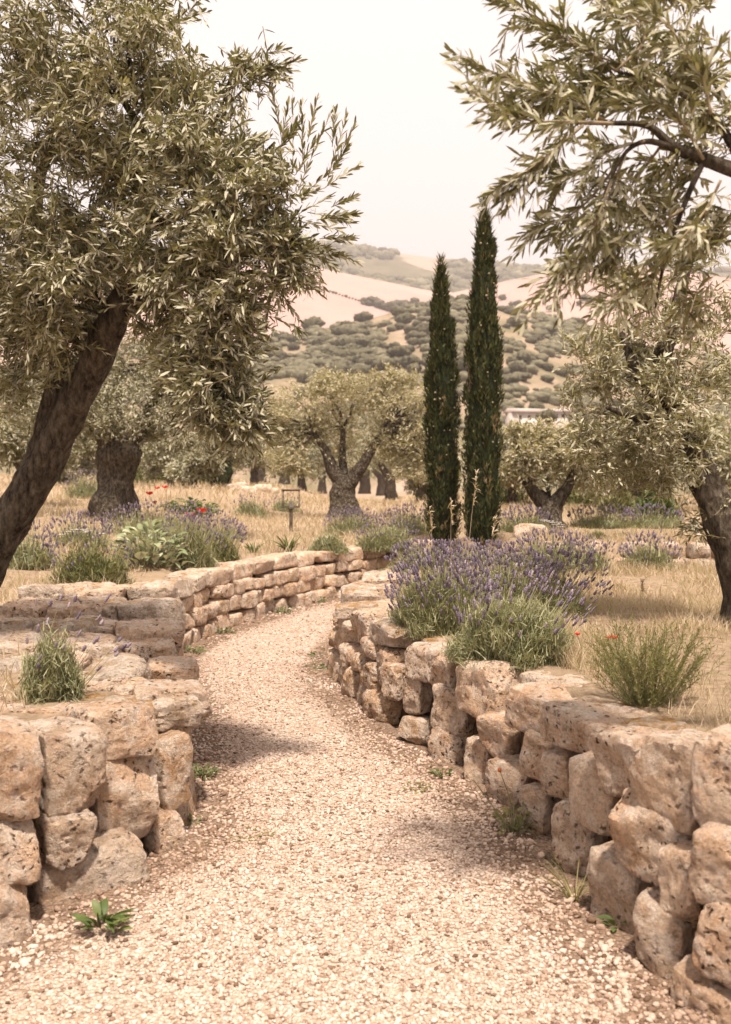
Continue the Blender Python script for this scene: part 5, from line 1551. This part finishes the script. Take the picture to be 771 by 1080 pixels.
# ------------------------------------------------------------------ hills
def hill(name, label, crest, d0, z0, d1, mat, d2, drop, seed, amp, nd=70, nu=220):
    """a hill rising from distance d0 to a crest line at distance d1, falling away behind it"""
    us = np.linspace(-1500, 2300, nu)
    cu = np.array([c[0] for c in crest], float); cv = np.array([c[1] for c in crest], float)
    vc = np.interp(us, cu, cv)
    V = np.empty((nd, nu, 3))
    ts = np.concatenate([np.linspace(0, 1, nd - 12), 1 + np.linspace(.1, 1, 12)])
    for j, u in enumerate(us):
        zc = (HZ - vc[j]) / FPX * d1 + CAMZ
        for i, t in enumerate(ts):
            if t <= 1:
                d = d0 + (d1 - d0) * t
                z = z0 + (zc - z0) * (t ** 1.15 * .75 + .25 * (t * t * (3 - 2 * t)))
            else:
                d = d1 + (d2 - d1) * (t - 1); z = zc - drop * (t - 1) ** 1.3
            x = (u - CX) / FPX * d
            a = amp * math.sin(min(t, 1.2) / 1.2 * math.pi) ** .7 if 0 < t < 1.2 else 0
            z += a * (mnoise.noise((x * 3.2 / d1 + seed, d * 3.5 / d1, 0)) + .4 * mnoise.noise((x * 11 / d1 + seed, d * 11 / d1, 2)))
            V[i, j] = (x, d, z)
    ii = np.arange(nd * nu).reshape(nd, nu)
    q = np.stack([ii[:-1, :-1], ii[:-1, 1:], ii[1:, 1:], ii[1:, :-1]], -1).reshape(-1, 4)
    o = mesh_np(name, V.reshape(-1, 3), q, mat, smooth=True)
    tag(o, label, 'hill', kind='structure')
    return V, ts
H1, T1 = hill('scrub_hillside', 'near hillside dotted with shrubs', [(-1500, 400), (0, 385), (200, 365), (300, 356), (350, 350), (400, 338), (450, 326), (500, 321), (550, 331), (600, 346), (680, 368), (900, 385), (2300, 400)], 120, -14, 340, M['scrub'], 480, 30, 3, 7)
H2, T2 = hill('wheat_hill', 'pink harvested wheat hill', [(-1500, 330), (0, 300), (250, 282), (330, 284), (365, 290), (420, 302), (455, 309), (480, 310), (520, 300), (600, 288), (650, 284), (800, 300), (2300, 330)], 340, 20, 760, M['wheat'], 980, 60, 9, 9)
H3, T3 = hill('far_ridge', 'wooded far ridge under the pale sky', [(-1500, 300), (0, 262), (200, 256), (340, 258), (400, 264), (450, 271), (500, 275), (540, 281), (620, 283), (720, 288), (2300, 310)], 760, 90, 1300, M['wood'], 1700, 120, 17, 12)

# shrubs and trees on the hills: a few shared shapes, every shrub an object of its own
def shrub_mesh(seed, n=1100):
    r = np.random.default_rng(seed)
    mb = MB()
    V, F = cubesphere(7)
    v = unit(V)
    parts = [(np.array([0, 0, .55]), .55)] + [(np.array([r.normal(0, .3), r.normal(0, .3), r.uniform(.4, .75)]), r.uniform(.28, .42)) for _ in range(6)]
    for c, s in parts:
        w = np.array([p * (1 + .38 * mnoise.noise(Vector(p * 2.4 + c * 9 + seed)) + .42 * mnoise.noise(Vector(p * 6 + c * 5))) for p in v]) * s * np.array([1, 1, .85]) + c
        w[:, 2] = np.maximum(w[:, 2], -.1)
        mb.add(w, F, np.clip(r.normal(.35, .15, len(w)), 0, 1))
        m = n // 7
        d = rand_dirs(m, r); d[:, 2] = np.abs(d[:, 2]) * 1.0 - .2
        B = c + d * s * r.uniform(.85, 1.1, (m, 1)) * np.array([1, 1, .85])
        S = rand_dirs(m, r) * .06; U = unit(np.cross(S, d) + 1e-3) * .06
        q = np.stack([B - S, B - U + d * .03, B + S, B + U + d * .03], 1)
        mb.add(q.reshape(-1, 3), np.arange(m * 4).reshape(m, 4), np.repeat(np.clip(r.normal(.55, .25, m), 0, 1), 4))
    return mb
shr = []
for i in range(5):
    o = shrub_mesh(i * 13 + 5).build('hillside_shrub', M['hill_leaf'], None, smooth=False)
    shr.append(o)
def surf(H, u, t):
    """point on a hill: u in photo columns, t 0..1 up the slope"""
    nd, nu = H.shape[:2]
    j = int(np.clip((u + 1500) / 3800 * (nu - 1), 0, nu - 2)); f = (u + 1500) / 3800 * (nu - 1) - j
    i0 = t * (nd - 13); i = int(min(i0, nd - 14)); g = i0 - i
    a = H[i, j] * (1 - f) + H[i, j + 1] * f; c = H[i + 1, j] * (1 - f) + H[i + 1, j + 1] * f
    return a * (1 - g) + c * g
used = [False] * 5
def put_shrub(p, s, label, group, cat='shrub', sq=1.0):
    i = int(rng.integers(0, 5))
    if used[i]:
        o = shr[i].copy(); COL.objects.link(o)
    else: o = shr[i]; used[i] = True
    o.location = p; o.scale = (s, s, s * sq); o.rotation_euler = (0, 0, rng.uniform(0, 6.28))
    tag(o, label, cat, group)
rr = np.random.default_rng(5)
cnt = 0
cand = []
for _ in range(9000):
    u = rr.uniform(-40, 810); t = rr.uniform(.15, 1.0)
    p = surf(H1, u, t)
    uu, vv = proj(p)
    dn = mnoise.noise((uu * .018, vv * .03, 4)) + (.55 if (vv < 400 and uu < 470) else .1) + (-.15 if vv > 420 else 0)
    if vv > 470 or rr.random() > .22 + .9 * dn: continue
    s = rr.uniform(1.5, 3.3) * (1.35 if dn > .3 else 1) * (.55 + .45 * p[1] / 340)
    if any((p[0] - q[0]) ** 2 + (p[1] - q[1]) ** 2 < (.5 * (s + q[3])) ** 2 for q in cand): continue
    cand.append((p[0], p[1], p[2], s))
    if len(cand) >= 292: break
for (x, y, z, s) in cand:
    put_shrub((x, y, z - .15 * s), s * 1.25, 'grey green shrub dotted on the near scrubby hillside', 'shrubs on the scrubby hillside', sq=rr.uniform(.7, .95))
# the low maquis between them, too thick to count
def maquis():
    mb = MB(); r = np.random.default_rng(8); V, F = cubesphere(4); v0 = unit(V)
    n = 0
    while n < 4600:
        u = r.uniform(-200, 1100); t = r.uniform(.1, 1.0); p = surf(H1, u, t); uu, vv = proj(p)
        if vv > 480 or mnoise.noise((uu * .02, vv * .035, 14)) < -.05: continue
        s = r.uniform(.5, 1.9)
        w = np.array([q * (1 + .4 * mnoise.noise(Vector(q * 2.5 + p))) for q in v0]) * np.array([s * 1.3, s * 1.3, s * .8]) + p + np.array([0, 0, s * .25])
        mb.add(w, F, np.clip(r.normal(.55, .2, len(w)), 0, 1)); n += 1
    o = mb.build('maquis_scrub', M['hill_leaf'], None, smooth=False)
    tag(o, 'low scrub growing between the shrubs of the near hillside', 'scrub', kind='stuff')
maquis()
# lone trees and hedge line on the wheat hill
def t_for(H, u, v):
    best = min(np.linspace(0, 1, 240), key=lambda t: abs(proj(surf(H, u, t))[1] - v)); return surf(H, u, best)
put_shrub(t_for(H2, 331, 302), 4.6, 'lone round tree standing on the wheat hill', None, 'tree')
put_shrub(t_for(H2, 316, 305), 4.2, 'low bush left of the lone tree on the wheat hill', None, 'shrub', .5)
put_shrub(t_for(H2, 384, 321), 4.2, 'first bush of the hedge running down the wheat hill', None)
for i in range(26):
    f = i / 25
    u = 390 + 66 * f + rr.normal(0, 2.5); v = 322 + 9 * f + rr.normal(0, 2)
    p = t_for(H2, u, v)
    put_shrub(p, rr.uniform(3.2, 6.0), 'dark tree in the belt at the foot of the wheat hill', 'trees in the belt below the wheat field')
for i in range(14):
    f = i / 13
    p = t_for(H2, 338 + 44 * f, 305 + 14 * f)
    put_shrub(p, rr.uniform(.9, 1.8), 'tiny bush on the field boundary across the wheat hill', 'bushes along the field boundary')
for i in range(16):
    p = t_for(H2, 500 + 190 * rr.random(), 318 + rr.uniform(-3, 12)); 
    put_shrub(p, rr.uniform(2.5, 4.5), 'dark tree along the lower edge of the right wheat slope', 'trees below the right wheat slope')
# woods on the far ridge: one mass
def woods():
    mb = MB(); r = np.random.default_rng(3); V, F = cubesphere(3); v0 = unit(V)
    n = 0
    while n < 5600:
        u = r.uniform(-200, 1050); t = r.uniform(.25, 1.0)
        p = surf(H3, u, t)
        if mnoise.noise((p[0] * .009, p[1] * .009, 7)) < -.12 + .0: continue
        s = r.uniform(3.5, 7.5)
        w = v0 * (1 + .3 * r.normal(size=(len(v0), 1)) * .5) * np.array([s, s, s * .8]) + p + np.array([0, 0, s * .3])
        mb.add(w, F, np.full(len(w), np.clip(r.normal(.45, .22), 0, 1))); n += 1
    o = mb.build('far_woods', M['hill_leaf'], None, smooth=False)
    tag(o, 'hazy woods covering the far ridge', 'woods', kind='stuff')
woods()

# ------------------------------------------------------------------ farmhouses in the valley
def house(label, u, v, d, w, h, dep, rz):
    p = at(u, v, d)
    t = empty('farmhouse', p, label, 'house', None, rz)
    def bx(lo, hi):
        v = np.array([[(lo, hi)[(i >> a) & 1][a] for a in range(3)] for i in range(8)], float)
        return v, [(0, 2, 3, 1), (4, 5, 7, 6), (0, 1, 5, 4), (2, 6, 7, 3), (0, 4, 6, 2), (1, 3, 7, 5)]
    v, f = bx((-w / 2, -dep / 2, -4), (w / 2, dep / 2, h)); wl = mesh_np('wall', v, np.array(f), M['plaster'], t)
    e = .4; r = h + w * .16
    v = np.array([(-w / 2 - e, -dep / 2 - e, h + .02), (w / 2 + e, -dep / 2 - e, h + .02), (w / 2 + e, dep / 2 + e, h + .02), (-w / 2 - e, dep / 2 + e, h + .02), (-w / 2 - e, 0, r), (w / 2 + e, 0, r)])
    mesh_np('roof', v, [np.array([(0, 1, 5, 4), (2, 3, 4, 5), (0, 3, 2, 1)]), np.array([(0, 4, 3), (1, 2, 5)])], M['rooftile'], t)
    for sx in (-.28, .05, .32):
        v, f = bx((w * sx - .25, -dep / 2 - .05, h * .45), (w * sx + .25, -dep / 2 - .003, h * .45 + .6)); mesh_np('window', v, np.array(f), M['winglass'], t).parent = wl
house('larger white farmhouse low in the valley between the cypress and the right olive', 552, 449, 150, 4.6, 2.0, 4, .2)
house('smaller white farmhouse to the right of the larger one', 586, 446, 160, 4.2, 1.7, 4, -.25)
for u, v, d, s, lab in [(577, 449, 140, 2.2, 'dark round bush in front of the smaller farmhouse'), (566, 438, 165, 2.3, 'bush between the two white farmhouses')]:
    put_shrub(at(u, v, d), s, lab, None)

# ------------------------------------------------------------------ sky, sun, air
SUN_EL, SUN_AZ = 68.0, 168.0     # azimuth measured clockwise from +Y (north)
w = bpy.data.worlds.new('World'); scene.world = w; w.use_nodes = True
nt = w.node_tree; nt.nodes.clear()
sky = nt.nodes.new('ShaderNodeTexSky'); sky.sky_type = 'NISHITA'; sky.sun_disc = False
sky.sun_elevation = math.radians(SUN_EL); sky.sun_rotation = math.radians(SUN_AZ)
sky.air_density = 1.2; sky.dust_density = 6.0; sky.ozone_density = 1.0; sky.altitude = 300
mixn = nt.nodes.new('ShaderNodeMix'); mixn.data_type = 'RGBA'; mixn.inputs[0].default_value = 0.82
mixn.inputs[7].default_value = (10.2, 9.1, 8.8, 1)
nt.links.new(sky.outputs[0], mixn.inputs[6])
bg = nt.nodes.new('ShaderNodeBackground'); bg.inputs['Strength'].default_value = 0.070
wo = nt.nodes.new('ShaderNodeOutputWorld')
nt.links.new(mixn.outputs[2], bg.inputs['Color']); nt.links.new(bg.outputs[0], wo.inputs['Surface'])

sl = bpy.data.lights.new('sun', 'SUN'); sl.energy = 5.0; sl.angle = math.radians(4.0); sl.color = (1.0, 0.89, 0.78)
so = bpy.data.objects.new('sun', sl); COL.objects.link(so)
az, el = math.radians(SUN_AZ), math.radians(SUN_EL)
to_sun = Vector((math.sin(az) * math.cos(el), math.cos(az) * math.cos(el), math.sin(el)))
so.rotation_euler = to_sun.to_track_quat('Z', 'Y').to_euler()
so.location = (0, -10, 30)

def haze():
    N = NT('thin_summer_haze')
    p = N.n('ShaderNodeVolumePrincipled')
    p.inputs['Color'].default_value = (1.0, 0.90, 0.85, 1)
    p.inputs['Density'].default_value = 0.00045
    p.inputs['Anisotropy'].default_value = 0.3
    N.l(p.outputs[0], N.out.inputs['Volume'])
    lo, hi = np.array([-2700, -230, -70]), np.array([2700, 3300, 420])
    v = np.array([[(lo, hi)[(i >> a) & 1][a] for a in range(3)] for i in range(8)], float)
    o = mesh_np('haze', v, np.array([(0, 2, 3, 1), (4, 5, 7, 6), (0, 1, 5, 4), (2, 6, 7, 3), (0, 4, 6, 2), (1, 3, 7, 5)]), N.m)
    tag(o, 'thin warm summer haze over the valley', 'haze', kind='stuff')
USE_HAZE = True
if USE_HAZE: haze()

vs = scene.view_settings
scene.display_settings.display_device = 'sRGB'
vs.view_transform = 'Standard'; vs.look = 'None'; vs.exposure = 0.95; vs.gamma = 1.0; vs.use_curve_mapping = False
scene.cycles.max_bounces = 8
scene.cycles.diffuse_bounces = 3
scene.cycles.transparent_max_bounces = 12
scene.cycles.volume_bounces = 0
